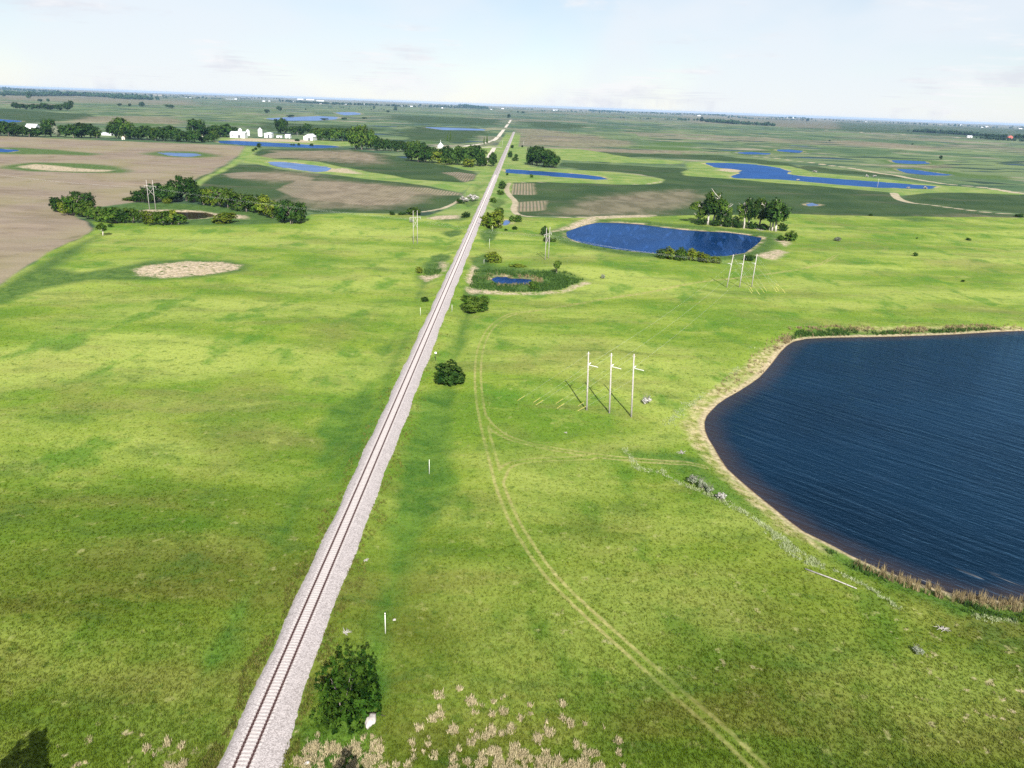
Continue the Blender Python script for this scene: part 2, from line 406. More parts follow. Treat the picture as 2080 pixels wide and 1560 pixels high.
def plain(name, c1, c2, scale=3., rough=.7, bump=0., **kw):
    m, g = material(name)
    n = g.noise(g.obj(), scale, 4.)
    col = g.mix(g.ramp(n, .3, .7), c1, c2)
    principled(g, col, rough, g.bump(n, bump, .05) if bump else None, **kw); return m

# ------------------------------------------------------------------ ground material
def ground_colour(g):
    P = g.pos(); X, Y, Z = g.sep(P)
    P2 = g.mapv(P, (1, 1, 0))
    nA = g.noise(P2, 1 / 95, 3.); nB = g.noise(P2, 1 / 24, 4.); nC = g.noise(P2, 1 / 5.5, 4.); nD = g.noise(P2, 1 / .9, 3.)
    nE = g.noise(g.mapv(P2, (1, .55, 1), (0, 0, .5), (31, 7, 0)), 1 / 14, 5., .6)
    nF = g.noise(g.mapv(P2, (1, 1, 1), (0, 0, 0), (300, 90, 0)), 1 / 48, 4., .6)
    nM = g.noise(g.mapv(P2, (1, 1, 1), (0, 0, 0), (500, 190, 0)), 1 / 2.2, 3., .6)
    c0 = lambda n, k: g.m('MULTIPLY', g.m('SUBTRACT', n, .5), k)
    # wandering edges
    wob = g.m('ADD', g.m('ADD', c0(nB, 6.), c0(nC, 5.)), c0(nM, 2.2))
    wob2 = g.m('ADD', c0(nC, 5.), c0(nM, 4.))
    wobf = g.m('ADD', c0(nB, 4.), c0(nC, 1.5))
    blur = g.ramp(Y, 60, 2500, .5, 9., False)
    def mask(nm, w, soft=1.):
        s = g.m('ADD', g.attr(nm), w); b = g.m('MULTIPLY', blur, soft)
        return g.ramp(s, g.m('MULTIPLY', b, -1.), b)
    # pasture
    nS = g.noise(g.mapv(P2, (.45, 1.5, 1), (0, 0, -.12), (61, 13, 0)), 1 / 22, 5., .62, .5)
    nT = g.noise(g.mapv(P2, (.6, 1.3, 1), (0, 0, .35), (161, 213, 0)), 1 / 55, 4., .6, .6)
    nG = g.noise(P2, 1 / .38, 2., .6)
    nH = g.noise(g.mapv(P2, (.7, 1.2, 1), (0, 0, 0), (11, 413, 0)), 1 / 11, 5., .66, .4)
    past = g.mix(g.ramp(nB, .32, .68), (.086, .156, .014), (.142, .198, .022))
    past = g.mix(g.m('MULTIPLY', g.ramp(nT, .42, .64), .85), past, (.226, .268, .058))
    past = g.mix(g.m('MULTIPLY', g.ramp(nT, .47, .33), .6), past, (.062, .128, .009))
    past = g.mix(g.m('MULTIPLY', g.ramp(nS, .50, .66), .42), past, (.134, .134, .042))
    past = g.mix(g.m('MULTIPLY', g.ramp(nE, .52, .66), .75), past, (.052, .130, .010))
    past = g.mix(g.m('MULTIPLY', g.ramp(nF, .54, .68), .36), past, (.142, .126, .044))
    past = g.mix(g.m('MULTIPLY', g.ramp(nH, .54, .70), .60), past, (.200, .232, .050))
    past = g.mix(g.m('MULTIPLY', g.ramp(nH, .46, .32), .55), past, (.066, .112, .018))
    near = g.m('MULTIPLY', g.ramp(Y, 175, 70), g.ramp(g.m('ADD', nT, g.m('MULTIPLY', nB, .5)), .55, .85, 1., .55))   # near grass painted darker for vignette and shade, on top of its olive tone
    past_dim = g.mix(g.ramp(nS, .40, .60), (.044, .078, .005), (.070, .078, .011))
    past_dim = g.mix(g.m('MULTIPLY', g.ramp(nH, .52, .68), .7), past_dim, (.098, .122, .016))
    past_dim = g.mix(g.m('MULTIPLY', g.ramp(nH, .46, .34), .7), past_dim, (.032, .064, .009))
    past = g.mix(near, past, past_dim)
    past = g.mix(g.m('MULTIPLY', g.ramp(nM, .58, .74), .42), past, (.250, .250, .095))
    past = g.mix(g.m('MULTIPLY', g.ramp(nM, .45, .30), .62), past, (.048, .088, .010))
    # scattered bleached tufts in the darkened near grass
    past = g.mix(g.m('MULTIPLY', g.m('MULTIPLY', g.ramp(nM, .60, .68), g.ramp(nF, .46, .60)), g.ramp(Y, 130, 70)), past, (.32, .27, .17))
    # arable plain beyond
    vor = g.new('ShaderNodeTexVoronoi', feature='F1', distance='CHEBYCHEV'); g.put(vor.inputs['Vector'], g.mapv(P2, (1 / 620, 1 / 420, 0), (0, 0, .06))); vor.inputs['Scale'].default_value = 1.
    vc = g.sep(vor.outputs['Color'])
    base = g.mix(g.ramp(vc[0], .25, .75), (.048, .088, .036), (.092, .128, .054))
    base = g.mix(g.m('MULTIPLY', g.ramp(vc[1], .62, .8), .8), base, (.135, .120, .085))
    base = g.mix(g.m('MULTIPLY', g.ramp(vc[2], .78, .84), .8), base, (.034, .070, .040))
    f1 = g.noise(g.mapv(P2, (.55, 1, 1), (0, 0, .1), (77, 1300, 0)), 1 / 105, 3., .55, .3)
    f2 = g.noise(g.mapv(P2, (.6, 1, 1), (0, 0, -.1), (900, 40, 0)), 1 / 150, 5., .65)
    f3 = g.noise(g.mapv(P2, (.5, 1, 1), (0, 0, .05), (1900, 740, 0)), 1 / 420, 4., .6)
    base = g.mix(g.m('MULTIPLY', g.ramp(f3, .54, .60), .75), base, (.106, .146, .060))
    base = g.mix(g.m('MULTIPLY', g.ramp(f2, .545, .63), .85), base, (.215, .185, .135))
    base = g.mix(g.m('MULTIPLY', g.ramp(f1, .535, .57), .7), base, (.115, .152, .060))
    base = g.mix(g.m('MULTIPLY', g.ramp(f1, .575, .61), .95), base, (.014, .036, .022))
    base = g.mix(g.m('MULTIPLY', g.ramp(f1, .43, .38), .75), base, (.022, .052, .030))
    deepf = g.ramp(f1, .665, .685); base = g.mix(g.m('MULTIPLY', deepf, .8), base, (.03, .06, .13))
    wobbig = g.m('MULTIPLY', g.m('MULTIPLY', c0(g.noise(g.mapv(P2, (.5, 1, 1), (0, 0, 0), (3100, 17, 0)), 1 / 90, 5., .6), 1.), g.ramp(Y, 800, 1400)), g.m('MULTIPLY', Y, .11))
    # dark row crop
    nT0 = g.noise(g.mapv(P2, (.35, 1, 1), (0, 0, .15), (5, 77, 0)), 1 / 40, 5., .62)
    crop = g.mix(g.ramp(nF, .35, .68), (.016, .040, .010), (.034, .060, .017))
    crop = g.mix(g.m('MULTIPLY', g.ramp(nT0, .52, .72), .55), crop, (.075, .070, .044))
    cm = mask('crop', g.m('ADD', wobf, wobbig))
    col = g.mix(cm, base, crop)
    # tilled soil
    st = g.noise(g.mapv(P2, (.25, 1, 1), (0, 0, -.25), (17, 3, 0)), 1 / 9, 5., .65)
    soil = g.mix(g.ramp(st, .32, .68), (.108, .083, .058), (.196, .156, .110))
    soil = g.mix(g.m('MULTIPLY', g.ramp(nA, .40, .62), .75), soil, (.178, .158, .082))
    soil = g.mix(g.m('MULTIPLY', g.ramp(nF, .62, .45), .35), soil, (.215, .172, .142))
    soil = g.mix(g.m('MULTIPLY', g.ramp(nE, .58, .74), .6), soil, (.090, .085, .045))
    wv = g.m('SINE', g.m('ADD', g.m('MULTIPLY', X, 2 * PI / 2.6), c0(nB, 1.2)))
    rowm = g.m('MULTIPLY', g.ramp(g.attr('rows'), -1., 2.), g.ramp(wv, -.2, .6))
    soil = g.mix(g.m('MULTIPLY', rowm, .75), soil, (.050, .070, .032))
    col = g.mix(mask('soil', g.m('ADD', wobf, c0(nE, 5.))), col, soil)
    bm = g.ramp(g.m('ADD', g.attr('brown'), g.m('ADD', g.m('ADD', c0(nB, 40.), c0(nE, 25.)), wobbig)), -14., 22.)
    col = g.mix(g.m('MULTIPLY', bm, .62), col, g.mix(g.ramp(nE, .4, .6), (.120, .095, .065), (.190, .155, .110)))
    # verges and banks
    verge = g.mix(g.ramp(nB, .35, .65), (.092, .160, .030), (.170, .205, .060))
    verge = g.mix(g.m('MULTIPLY', g.ramp(nF, .55, .7), .6), verge, (.070, .120, .035))
    rail = g.m('SUBTRACT', 19., g.m('ABSOLUTE', X))
    railm = g.m('MULTIPLY', g.ramp(g.m('ADD', rail, c0(nB, 8.)), -2., 2.), g.ramp(Y, 2300, 1900))
    col = g.mix(g.m('MAXIMUM', mask('verge', wobf), railm), col, verge)
    # pasture
    col = g.mix(mask('pasture', wobf), col, past)
    # dirt roads
    dm = g.ramp(g.m('ADD', g.attr('dirt'), c0(nC, 1.2)), -.6, .6)
    col = g.mix(dm, col, g.mix(g.ramp(nC, .3, .7), (.230, .200, .130), (.330, .280, .200)))
    dr = g.m('MULTIPLY', g.ramp(g.m('ADD', g.attr('dry'), g.m('MULTIPLY', wob2, .6)), -1.2, 1.2), g.ramp(nH, .30, .62, .18, .95))
    col = g.mix(dr, col, g.mix(g.ramp(nM, .36, .64), (.160, .165, .045), (.370, .310, .180)))
    # lush wet growth
    lush = g.mix(g.ramp(nH, .34, .66), (.034, .086, .010), (.078, .142, .018))
    lushf = g.mix(g.ramp(nC, .32, .68), (.030, .066, .012), (.058, .106, .020))
    lush = g.mix(g.ramp(Y, 190, 330), lush, lushf)
    ditch = g.m('SUBTRACT', 4.2, g.m('ABSOLUTE', g.m('SUBTRACT', g.m('ABSOLUTE', X), 10.5)))
    ditch = g.m('SUBTRACT', ditch, g.ramp(nA, .40, .62, 6.5, -1.))
    lm = g.m('MAXIMUM', mask('lush', wob, 3.), g.m('MULTIPLY', g.ramp(g.m('ADD', ditch, wob), -2.5, 2.), g.ramp(Y, 900, 500)))
    col = g.mix(g.m('MULTIPLY', lm, g.ramp(nM, .25, .55, .62, 1.)), col, lush)
    # dry straw
    straw = g.mix(g.ramp(nM, .3, .7), (.235, .205, .125), (.430, .350, .260))
    straw = g.mix(g.m('MULTIPLY', g.ramp(nD, .56, .36), .6), straw, (.150, .105, .070))
    sm = g.m('MULTIPLY', mask('straw', wob2, 1.5), g.ramp(g.m('ADD', nC, c0(nM, 1.1)), .20, .46))
    col = g.mix(sm, col, straw)
    # shore line: mud, sand, dry grass
    sh = g.attr('shore'); wd = g.m('ADD', .45, g.m('MULTIPLY', Y, .0030))
    shn = g.m('ADD', sh, g.m('MULTIPLY', g.m('ADD', c0(nC, 1.6), c0(nH, 2.4)), wd))
    col = g.mix(g.m('MULTIPLY', g.ramp(shn, g.m('MULTIPLY', wd, 2.2), g.m('MULTIPLY', wd, .9)), g.m('MAXIMUM', g.ramp(nH, .42, .62, 0., .85), g.ramp(g.attr('dry'), -4., -1., 0., .7))), col, g.mix(g.ramp(nD, .3, .7), (.240, .185, .115), (.420, .335, .235)))
    col = g.mix(g.ramp(sh, .35, .05), col, (.105, .070, .045))
    # wheel ruts
    rt = g.attr('rut'); ru = g.m('ABSOLUTE', g.m('SUBTRACT', g.m('ADD', rt, c0(nM, .5)), .82))
    rmask = g.m('MULTIPLY', g.ramp(ru, .50, .14), g.m('MULTIPLY', g.ramp(nB, .3, .6, .35, .85), g.ramp(nH, .28, .60, .25, .78)))
    col = g.mix(rmask, col, g.mix(g.ramp(nD, .35, .65), (.215, .190, .070), (.300, .255, .115)))
    mid = g.m('MULTIPLY', g.ramp(rt, .8, .3), .35)
    col = g.mix(mid, col, (.120, .170, .022))
    spk = g.m('ADD', .36, g.m('ADD', g.m('MULTIPLY', nD, .68), g.m('MULTIPLY', nG, .60)))
    return g.mix(1., col, g.mix(0., spk, spk), 'MULTIPLY'), (nC, nD, nM, nG)

MAT = {}
m, g = material('ground_cover'); MAT['ground'] = m
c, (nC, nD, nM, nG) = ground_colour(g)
h = g.m('ADD', g.m('MULTIPLY', nC, .5), g.m('ADD', g.m('MULTIPLY', nM, .22), g.m('ADD', g.m('MULTIPLY', nD, .10), g.m('MULTIPLY', nG, .07))))
principled(g, c, .95, g.bump(h, .55, .8), Specular_IOR_Level=.12)

m, g = material('grass_blades'); MAT['grass'] = m
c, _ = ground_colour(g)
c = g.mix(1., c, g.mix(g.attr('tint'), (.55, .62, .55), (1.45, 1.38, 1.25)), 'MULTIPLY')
d1 = g.new('ShaderNodeBsdfDiffuse'); d2 = g.new('ShaderNodeBsdfTranslucent'); mx = g.new('ShaderNodeMixShader'); mx.inputs[0].default_value = .22
g.put(d1.inputs[0], c); g.put(d2.inputs[0], c); g.l.new(d1.outputs[0], mx.inputs[1]); g.l.new(d2.outputs[0], mx.inputs[2]); g.l.new(mx.outputs[0], g.out.inputs[0])

# ------------------------------------------------------------------ ground sheet
def ground_attrs(x, y, shore):
    rut = np.full(x.shape, 30.0)
    for p in RUTS: rut = np.minimum(rut, path_dist(x, y, p))
    dirt = np.full(x.shape, -30.0)
    for p, hw in DIRT: dirt = np.maximum(dirt, hw - path_dist(x, y, p, 30.0 + hw))
    return dict(pasture=group_sd(x, y, PASTURE), soil=group_sd(x, y, SOIL), rows=group_sd(x, y, ROWS), crop=group_sd(x, y, CROP), verge=group_sd(x, y, VERGE),
                lush=group_sd(x, y, LUSH), straw=group_sd(x, y, STRAW), brown=group_sd(x, y, BROWN), dry=group_sd(x, y, DRY), dirt=dirt, rut=rut, shore=shore)

NR, NCOL = 1080, 1120
s_ = np.linspace(1 / 70.0, 1 / 34000.0, NR); ys = 1 / s_ - 130.0
ts = np.linspace(-1.05, 1.05, NCOL)
gy = np.repeat(ys, NCOL); gx = CAM[0] + (gy + 150.0) * np.tile(ts, NR)
gz, gshore = hgt(gx, gy, True)
idx = np.arange(NR * NCOL).reshape(NR, NCOL)
quads = np.stack([idx[:-1, :-1], idx[:-1, 1:], idx[1:, 1:], idx[1:, :-1]], -1).reshape(-1, 4)
gme = mesh_np('ground', np.stack([gx, gy, gz], 1), quads, ground_attrs(gx, gy, gshore), True)
tag(link('ground', gme, None, MAT['ground']), kind='structure')

# ------------------------------------------------------------------ water
def water_mat(name, deep, shallow, wave, amp, dd, rough=.06, ang=.6, foam=False, streak=.0, spec=.9, tint=(.55, .72, .95)):
    m, g = material(name); P = g.mapv(g.pos(), (1, 1, 0))
    depth = g.attr('depth')
    k = g.ramp(g.m('ADD', depth, g.m('MULTIPLY', g.noise(P, 1 / 6, 3.), 4.)), 1.5, dd)
    col = g.mix(k, shallow, g.mix(g.ramp(g.noise(P, 1 / 34, 3.), .36, .64), deep, tuple(v * 1.5 for v in deep)))
    n1 = g.noise(g.along(P, ang, .13), 1 / wave, 2., .5, .5); n2 = g.noise(g.along(P, ang + .35, .4), 2.8 / wave, 3.)
    hh = g.m('ADD', g.m('MULTIPLY', n1, 1.), g.m('MULTIPLY', n2, .45))
    col = g.mix(g.m('MULTIPLY', g.ramp(n1, .54, .70), streak), col, tuple(v * 3.2 + .012 for v in deep))
    ro = rough
    if foam:
        f = g.noise(g.along(P, ang, .16), 1 / 2.2, 2., .5)
        near = g.m('MULTIPLY', g.ramp(depth, 9., 2.5), g.ramp(g.sep(P)[1], 124, 96))
        col = g.mix(g.m('MULTIPLY', g.ramp(f, .665, .70), g.m('ADD', g.m('MULTIPLY', near, .9), g.m('MULTIPLY', g.ramp(f, .80, .82), .35))), col, (.60, .60, .58))
    nb = g.bump(hh, 1., amp)
    df = g.new('ShaderNodeBsdfDiffuse'); g.put(df.inputs[0], col); gl = g.new('ShaderNodeBsdfGlossy'); g.put(gl.inputs['Color'], tint); g.put(gl.inputs['Roughness'], ro); g.put(gl.inputs['Normal'], nb)
    fr = g.new('ShaderNodeFresnel'); fr.inputs[0].default_value = 1.333; g.put(fr.inputs['Normal'], nb)
    mx = g.new('ShaderNodeMixShader'); g.put(mx.inputs[0], g.m('MULTIPLY', fr.outputs[0], spec)); g.l.new(df.outputs[0], mx.inputs[1]); g.l.new(gl.outputs[0], mx.inputs[2]); g.l.new(mx.outputs[0], g.out.inputs[0])
    return m
MAT['lake'] = water_mat('lake_water', (.0012, .0068, .0150), (.026, .019, .017), 1.7, .40, 9., .09, -.80, True, .16, .58, (.28, .58, .98))
MAT['pond'] = water_mat('pond_water', (.0008, .0125, .052), (.003, .018, .045), 2.6, .42, 3.0, .14, -1.75, False, .60, .62, (.30, .52, .95))
MAT['murky'] = water_mat('murky_water', (.020, .014, .008), (.05, .03, .018), 1.6, .05, 2.5, .08)
MAT['farwater'] = water_mat('far_water', (.0015, .018, .072), (.003, .024, .07), 5., .35, 3., .30, streak=.5, spec=.5, tint=(.26, .50, .98))
MAT['palewater'] = water_mat('pale_water', (.050, .085, .165), (.06, .09, .14), 5., .3, 3., .35, spec=.5, tint=(.45, .62, .95))
for nm, w in WATER.items():
    p = w['poly']; dist = p[:, 1].mean()
    ext = max(np.ptp(p[:, 0]), np.ptp(p[:, 1]))
    cell = max(.7 if dist < 400 else 2.0, ext / 230)
    if nm == 'lake': cell = 1.1
    xs = np.arange(p[:, 0].min() - 3 * cell, p[:, 0].max() + 3 * cell, cell); yy = np.arange(p[:, 1].min() - 3 * cell, p[:, 1].max() + 3 * cell, cell)
    XX, YY = np.meshgrid(xs, yy); sd = poly_sd(XX.ravel(), YY.ravel(), p)
    I = np.arange(XX.size).reshape(XX.shape)
    q = np.stack([I[:-1, :-1], I[:-1, 1:], I[1:, 1:], I[1:, :-1]], -1).reshape(-1, 4)
    reach = min(w['wb'] * .6, 1.6 * cell)
    q = q[(sd[q] > -reach).any(1)]
    u, inv = np.unique(q, return_inverse=True); q = inv.reshape(-1, 4)
    me = mesh_np(nm, np.stack([XX.ravel()[u], YY.ravel()[u], np.full(len(u), w['lv'])], 1), q, dict(depth=sd[u]), True)
    mt = 'lake' if nm == 'lake' else 'murky' if nm == 'willow_pond' else 'palewater' if nm in ('field_pond', 'oval_pond', 'slough', 'far_slough', 'puddle', 'bank_pond', 'green_slough') else 'pond' if dist < 420 or nm == 'pond' else 'farwater'
    tag(link(nm, me, None, MAT[mt]), kind='structure')

# ------------------------------------------------------------------ railway
m, g = material('ballast_stone'); MAT['ballast'] = m
P = g.pos(); v = g.new('ShaderNodeTexVoronoi', feature='F1'); g.put(v.inputs['Vector'], P); v.inputs['Scale'].default_value = 8.5
n1 = g.noise(P, 1.1, 4.); n2 = g.noise(g.mapv(P, (1, .06, 1)), 1 / 1.2, 3.)
vb = g.sep(v.outputs['Color'])[0]
c = g.mix(g.ramp(vb, .05, .95), (.205, .182, .178), (.385, .350, .346))
c = g.mix(g.m('MULTIPLY', g.ramp(n1, .4, .7), .4), c, (.355, .320, .316))
ax = g.m('ABSOLUTE', g.sep(P)[0])
c = g.mix(g.m('MULTIPLY', g.ramp(ax, 1.0, .3), g.ramp(n2, .3, .7, .25, .6)), c, (.32, .288, .283))
c = g.mix(g.m('MULTIPLY', g.ramp(g.m('ABSOLUTE', g.m('SUBTRACT', ax, .76)), .26, .12), .5), c, (.16, .11, .10))
principled(g, c, .9, g.bump(v.outputs['Distance'], .5, .05), Specular_IOR_Level=.2)
MAT['rail'] = plain('rusty_rail_steel', (.040, .016, .014), (.060, .028, .024), 2., .6)
MAT['sleeper'] = plain('weathered_sleeper', (.34, .31, .30), (.44, .41, .40), 4., .9)

Y0, Y1 = 10.0, 2230.0
def track_y():
    y = [Y0]
    while y[-1] < Y1: y.append(y[-1] + max(.45, y[-1] * .004))
    return np.array(y)
ty = track_y(); n = len(ty)
jl = RNG.normal(0, .05, n) + .14 * np.sin(ty / 7.3) + .15 * np.sin(ty / 2.9); jr = RNG.normal(0, .05, n) + .14 * np.sin(ty / 8.7 + 1) + .15 * np.sin(ty / 3.3)
wr = 3.45 + .95 * sstep(92, 58, ty); wl = 3.05 + 0 * ty
ptop = 1.02
sect = [(-1, -wl - jl, .18), (-1, -wl * .80 - jl * .5, .66), (0, np.full(n, -2.05), ptop), (0, np.full(n, -1.2), ptop + .02), (0, np.full(n, 0.), ptop + .005), (0, np.full(n, 1.2), ptop + .02), (0, np.full(n, 2.05), ptop), (1, wr * .80 + jr * .5, .66), (1, wr + jr, .18)]
V = np.concatenate([np.stack([x, ty, np.full(n, z) + (RNG.normal(0, .03, n) if s else 0)], 1) for s, x, z in sect])
K = len(sect)
Fq = np.array([(k * n + i, (k + 1) * n + i, (k + 1) * n + i + 1, k * n + i + 1) for k in range(K - 1) for i in range(n - 1)])
tag(link('ballast_bed', mesh_np('ballast_bed', V, Fq, None, True), None, MAT['ballast']), kind='structure')

track = empty('railway_track', (0, Y0, ptop), 0, 'single straight railway track with dark rusty rails on a pale gravel bed', 'railway track')
for sx in (-1, 1):
    b = MB(); x = sx * .7525
    prof = [(px * 1.45, pz) for px, pz in [(-.075, .0), (-.07, .02), (-.018, .045), (-.018, .115), (-.037, .125), (-.037, .165), (.037, .165), (.037, .125), (.018, .115), (.018, .045), (.07, .02), (.075, .0)]]
    zs = .035
    for yy in (0.0, Y1 - Y0 - 3):
        b.v += [(x + px, yy, pz + zs) for px, pz in prof]
    k = len(prof)
    b.f = [(i, (i + 1) % k, (i + 1) % k + k, i + k) for i in range(k)] + [tuple(range(k))[::-1], tuple(range(k, 2 * k))]
    b.build('rail', MAT['rail'], track)
def sleeper_box(b, y):
    j = random.uniform(-.03, .03)
    b.box(-1.27 + j, 1.27 + j, y - .115, y + .115, -.10, .04 + random.uniform(-.005, .005))
first = max(0, 52 - Y0)
sl = [i * .56 for i in range(int((Y1 - Y0) / .56))]
vis = [s for s in sl if s >= first]
for s in vis[:96]:
    b = MB(); sleeper_box(b, s); b.build('sleeper', MAT['sleeper'], track)
b = MB()
for s in [s for s in sl if s < first] + vis[96:1400]: sleeper_box(b, s)
tag(b.build('sleepers', MAT['sleeper'], track), kind='stuff')
# spikes and plates read as teeth along the rails
for sx in (-1, 1):
    b = MB()
    for s in sl[:1100]:
        b.box(sx * .7525 - .19, sx * .7525 + .19, s - .10, s + .10, .0505, .062)
    tag(b.build('tie_plates', MAT['rail'], track), kind='stuff')
# ------------------------------------------------------------------ roads
m, g = material('pale_gravel'); MAT['gravel'] = m
n1 = g.noise(g.pos(), .25, 5.)
principled(g, g.mix(g.ramp(n1, .3, .7), (.34, .30, .245), (.46, .41, .35)), .95, g.bump(n1, .3, .1))
def road(path, hw, z=.10):
    p = smoothpath(WP(path), 3); V = []; 
    for i in range(len(p)):
        t = p[min(i + 1, len(p) - 1)] - p[max(i - 1, 0)]; t = t / (np.linalg.norm(t) + 1e-9); nrm = np.array([t[1], -t[0]])
        for k in (-1, -.5, 0, .5, 1):
            q = p[i] + nrm * hw * k; V.append((q[0], q[1], H1(q[0], q[1]) + z + .06 * (1 - abs(k))))
    Fq = [(i * 5 + k, i * 5 + k + 1, i * 5 + k + 6, i * 5 + k + 5) for i in range(len(p) - 1) for k in range(4)]
    o = link('gravel_road', mesh_np('gravel_road', V, Fq, None, True), None, MAT['gravel']); tag(o, kind='structure')
road([(1039,241),(1037,245),(1030,255),(1018,270),(1008,283),(990,290),(965,294),(925,299),(880,302)], 4.4)
road([(965,298.5),(985,298),(1005,298.5),(1020,298.8)], 4.2, .16)
road([(1004,300),(1000,308),(994,318),(986,330)], 3.4, .22)
b = MB(); cz = W(1030, 299)[1]
b.box(-2.6, 2.6, cz - 5, cz + 5, ptop + .02, ptop + .175)
tag(b.build('crossing_planks', MAT['gravel'], None), 'gravel level crossing where the farm road meets the rails', 'level crossing')

# ------------------------------------------------------------------ foliage
def leaf_mat(name, dark, light, trans=.3):
    m, g = material(name)
    o = g.obj(); n1 = g.noise(g.mapv(o, (1, 1, 1)), 5.5, 3.); n2 = g.noise(o, 1.7, 2.)
    c = g.mix(g.ramp(n1, .38, .60), dark, light)
    c = g.hsv(c, g.ramp(n2, .3, .7, .485, .512), 1., g.ramp(g.rnd(), 0, 1, .78, 1.22))
    d1 = g.new('ShaderNodeBsdfDiffuse'); d2 = g.new('ShaderNodeBsdfTranslucent'); mx = g.new('ShaderNodeMixShader'); mx.inputs[0].default_value = trans
    g.put(d1.inputs[0], c); g.put(d2.inputs[0], c); g.l.new(d1.outputs[0], mx.inputs[1]); g.l.new(d2.outputs[0], mx.inputs[2]); g.l.new(mx.outputs[0], g.out.inputs[0])
    MAT[name] = m; return m
leaf_mat('leaf_dark', (.014, .040, .008), (.044, .090, .018))
leaf_mat('leaf_mid', (.026, .066, .009), (.084, .142, .022))
leaf_mat('leaf_lime', (.054, .094, .009), (.150, .190, .024))
leaf_mat('leaf_silver', (.24, .24, .20), (.48, .46, .44), .2)
leaf_mat('leaf_grey', (.10, .13, .08), (.24, .26, .19), .2)
leaf_mat('leaf_cedar', (.008, .028, .005), (.048, .104, .013))
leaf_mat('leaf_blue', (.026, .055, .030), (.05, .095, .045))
MAT['bark'] = plain('grey_bark', (.10, .085, .07), (.22, .19, .16), 6., .9, .4)
MAT['bark_pale'] = plain('pale_bark', (.30, .27, .23), (.52, .48, .43), 5., .9, .3)

def crown_mesh(name, seed, lobes, nclump, per, leaf, cr, low=-.55):
    r = np.random.default_rng(seed)
    L = np.array(lobes, float); wgt = (L[:, 3] * L[:, 4] + L[:, 3] * L[:, 5]); wgt /= wgt.sum()
    li = r.choice(len(L), nclump, p=wgt)
    d = r.normal(size=(nclump, 3)); d /= np.linalg.norm(d, axis=1)[:, None]
    d[:, 2] = np.where(d[:, 2] < low, -d[:, 2] * .6, d[:, 2])
    rad = .55 + .47 * r.random(nclump) ** .45
    cc = L[li, :3] + d * L[li, 3:6] * rad[:, None]
    n = nclump * per
    dd = np.repeat(d, per, 0); c = np.repeat(cc, per, 0)
    off = r.normal(size=(n, 3)); off /= np.linalg.norm(off, axis=1)[:, None]
    size = np.repeat(cr * r.uniform(.6, 1.35, nclump), per)[:, None]
    p = c + off * size * r.random((n, 1)) ** .4
    nr = off * .5 + dd * .7 + r.normal(size=(n, 3)) * .30 + np.array([0, -.15, .35]); nr /= np.linalg.norm(nr, axis=1)[:, None]
    u = np.cross(nr, r.normal(size=(n, 3))); u /= np.linalg.norm(u, axis=1)[:, None] + 1e-9; v = np.cross(nr, u)
    s = (leaf * r.uniform(.55, 1.3, n))[:, None]
    V = np.stack([p - u * s - v * s * .6, p + u * s * .9 - v * s * .5, p + u * s + v * s * .6, p - u * s * .8 + v * s * .7], 1).reshape(-1, 3)
    V[:, 2] = np.maximum(V[:, 2], .005)
    return mesh_np(name, V, np.arange(n * 4).reshape(n, 4))
def trunk_mesh(name, seed, h, r0, limbs, lean=.05, stems=1, spread=.0):
    rr = random.Random(seed); b = MB()
    for s in range(stems):
        a = rr.uniform(0, 6.28); lx, ly = math.cos(a) * (lean + spread * rr.random()), math.sin(a) * (lean + spread * rr.random())
        bx, by = (math.cos(a) * .05, math.sin(a) * .05) if stems > 1 else (0, 0)
        pts = [(bx + lx * t * t + rr.uniform(-.01, .01), by + ly * t * t + rr.uniform(-.01, .01), -.03 + (h + .03) * t) for t in (0, .2, .45, .7, 1.)]
        rad = [r0 * 1.25, r0, r0 * .8, r0 * .55, r0 * .25]
        b.tube(pts, [x / (1 if stems == 1 else 1.4) for x in rad], 7)
        for k in range(limbs):
            t = rr.uniform(.38, .9); q = Vector((bx + lx * t * t, by + ly * t * t, h * t)); a2 = rr.uniform(0, 6.28); ln = rr.uniform(.16, .34)
            e = q + Vector((math.cos(a2) * ln, math.sin(a2) * ln, ln * rr.uniform(.35, .9)))
            mid = (q + e) / 2 + Vector((0, 0, -.02))
            b.tube([q, mid, e], [r0 * .5 * (1.1 - t * .6), r0 * .32, r0 * .1], 5)
    return b.mesh(name, True)
def lob(seed, n, zc, spread, r0, r1, zspread, flat=1.):
    rr = random.Random(seed); o = []
    for i in range(n):
        a = rr.uniform(0, 6.28); d = spread * math.sqrt(rr.random()); r = rr.uniform(r0, r1); z = zc + rr.uniform(-zspread, zspread)
        o.append((math.cos(a) * d, math.sin(a) * d, min(z, 1 - r * flat), r, r, r * flat))
    return o
PROTO = {}
def proto(kind, crowns, trunks): PROTO[kind] = (crowns, trunks)
proto('round', [crown_mesh('crown', 10 + i, [(0, 0, .50, .38, .38, .40)] + lob(20 + i, 9, .46, .32, .15, .24, .30), 190, 14, .034, .085, -.8) for i in range(3)],
      [trunk_mesh('trunk', i, .7, .035, 6) for i in range(3)])
proto('willow', [crown_mesh('crown', 30 + i, [(0, 0, .40, .34, .34, .34)] + lob(40 + i, 9, .46, .34, .14, .23, .26, .9), 170, 14, .032, .08, -.8) for i in range(4)],
      [trunk_mesh('trunk', 5 + i, .6, .03, 6, .10, 2, .15) for i in range(4)])
proto('cotton', [crown_mesh('crown', 50 + i, lob(60 + i, 10, .66, .27, .10, .19, .28, 1.05) + lob(70 + i, 3, .44, .30, .08, .12, .06), 190, 14, .024, .062, -.9) for i in range(4)],
      [trunk_mesh('trunk', 15 + i, .86, .034, 9, .14) for i in range(4)])
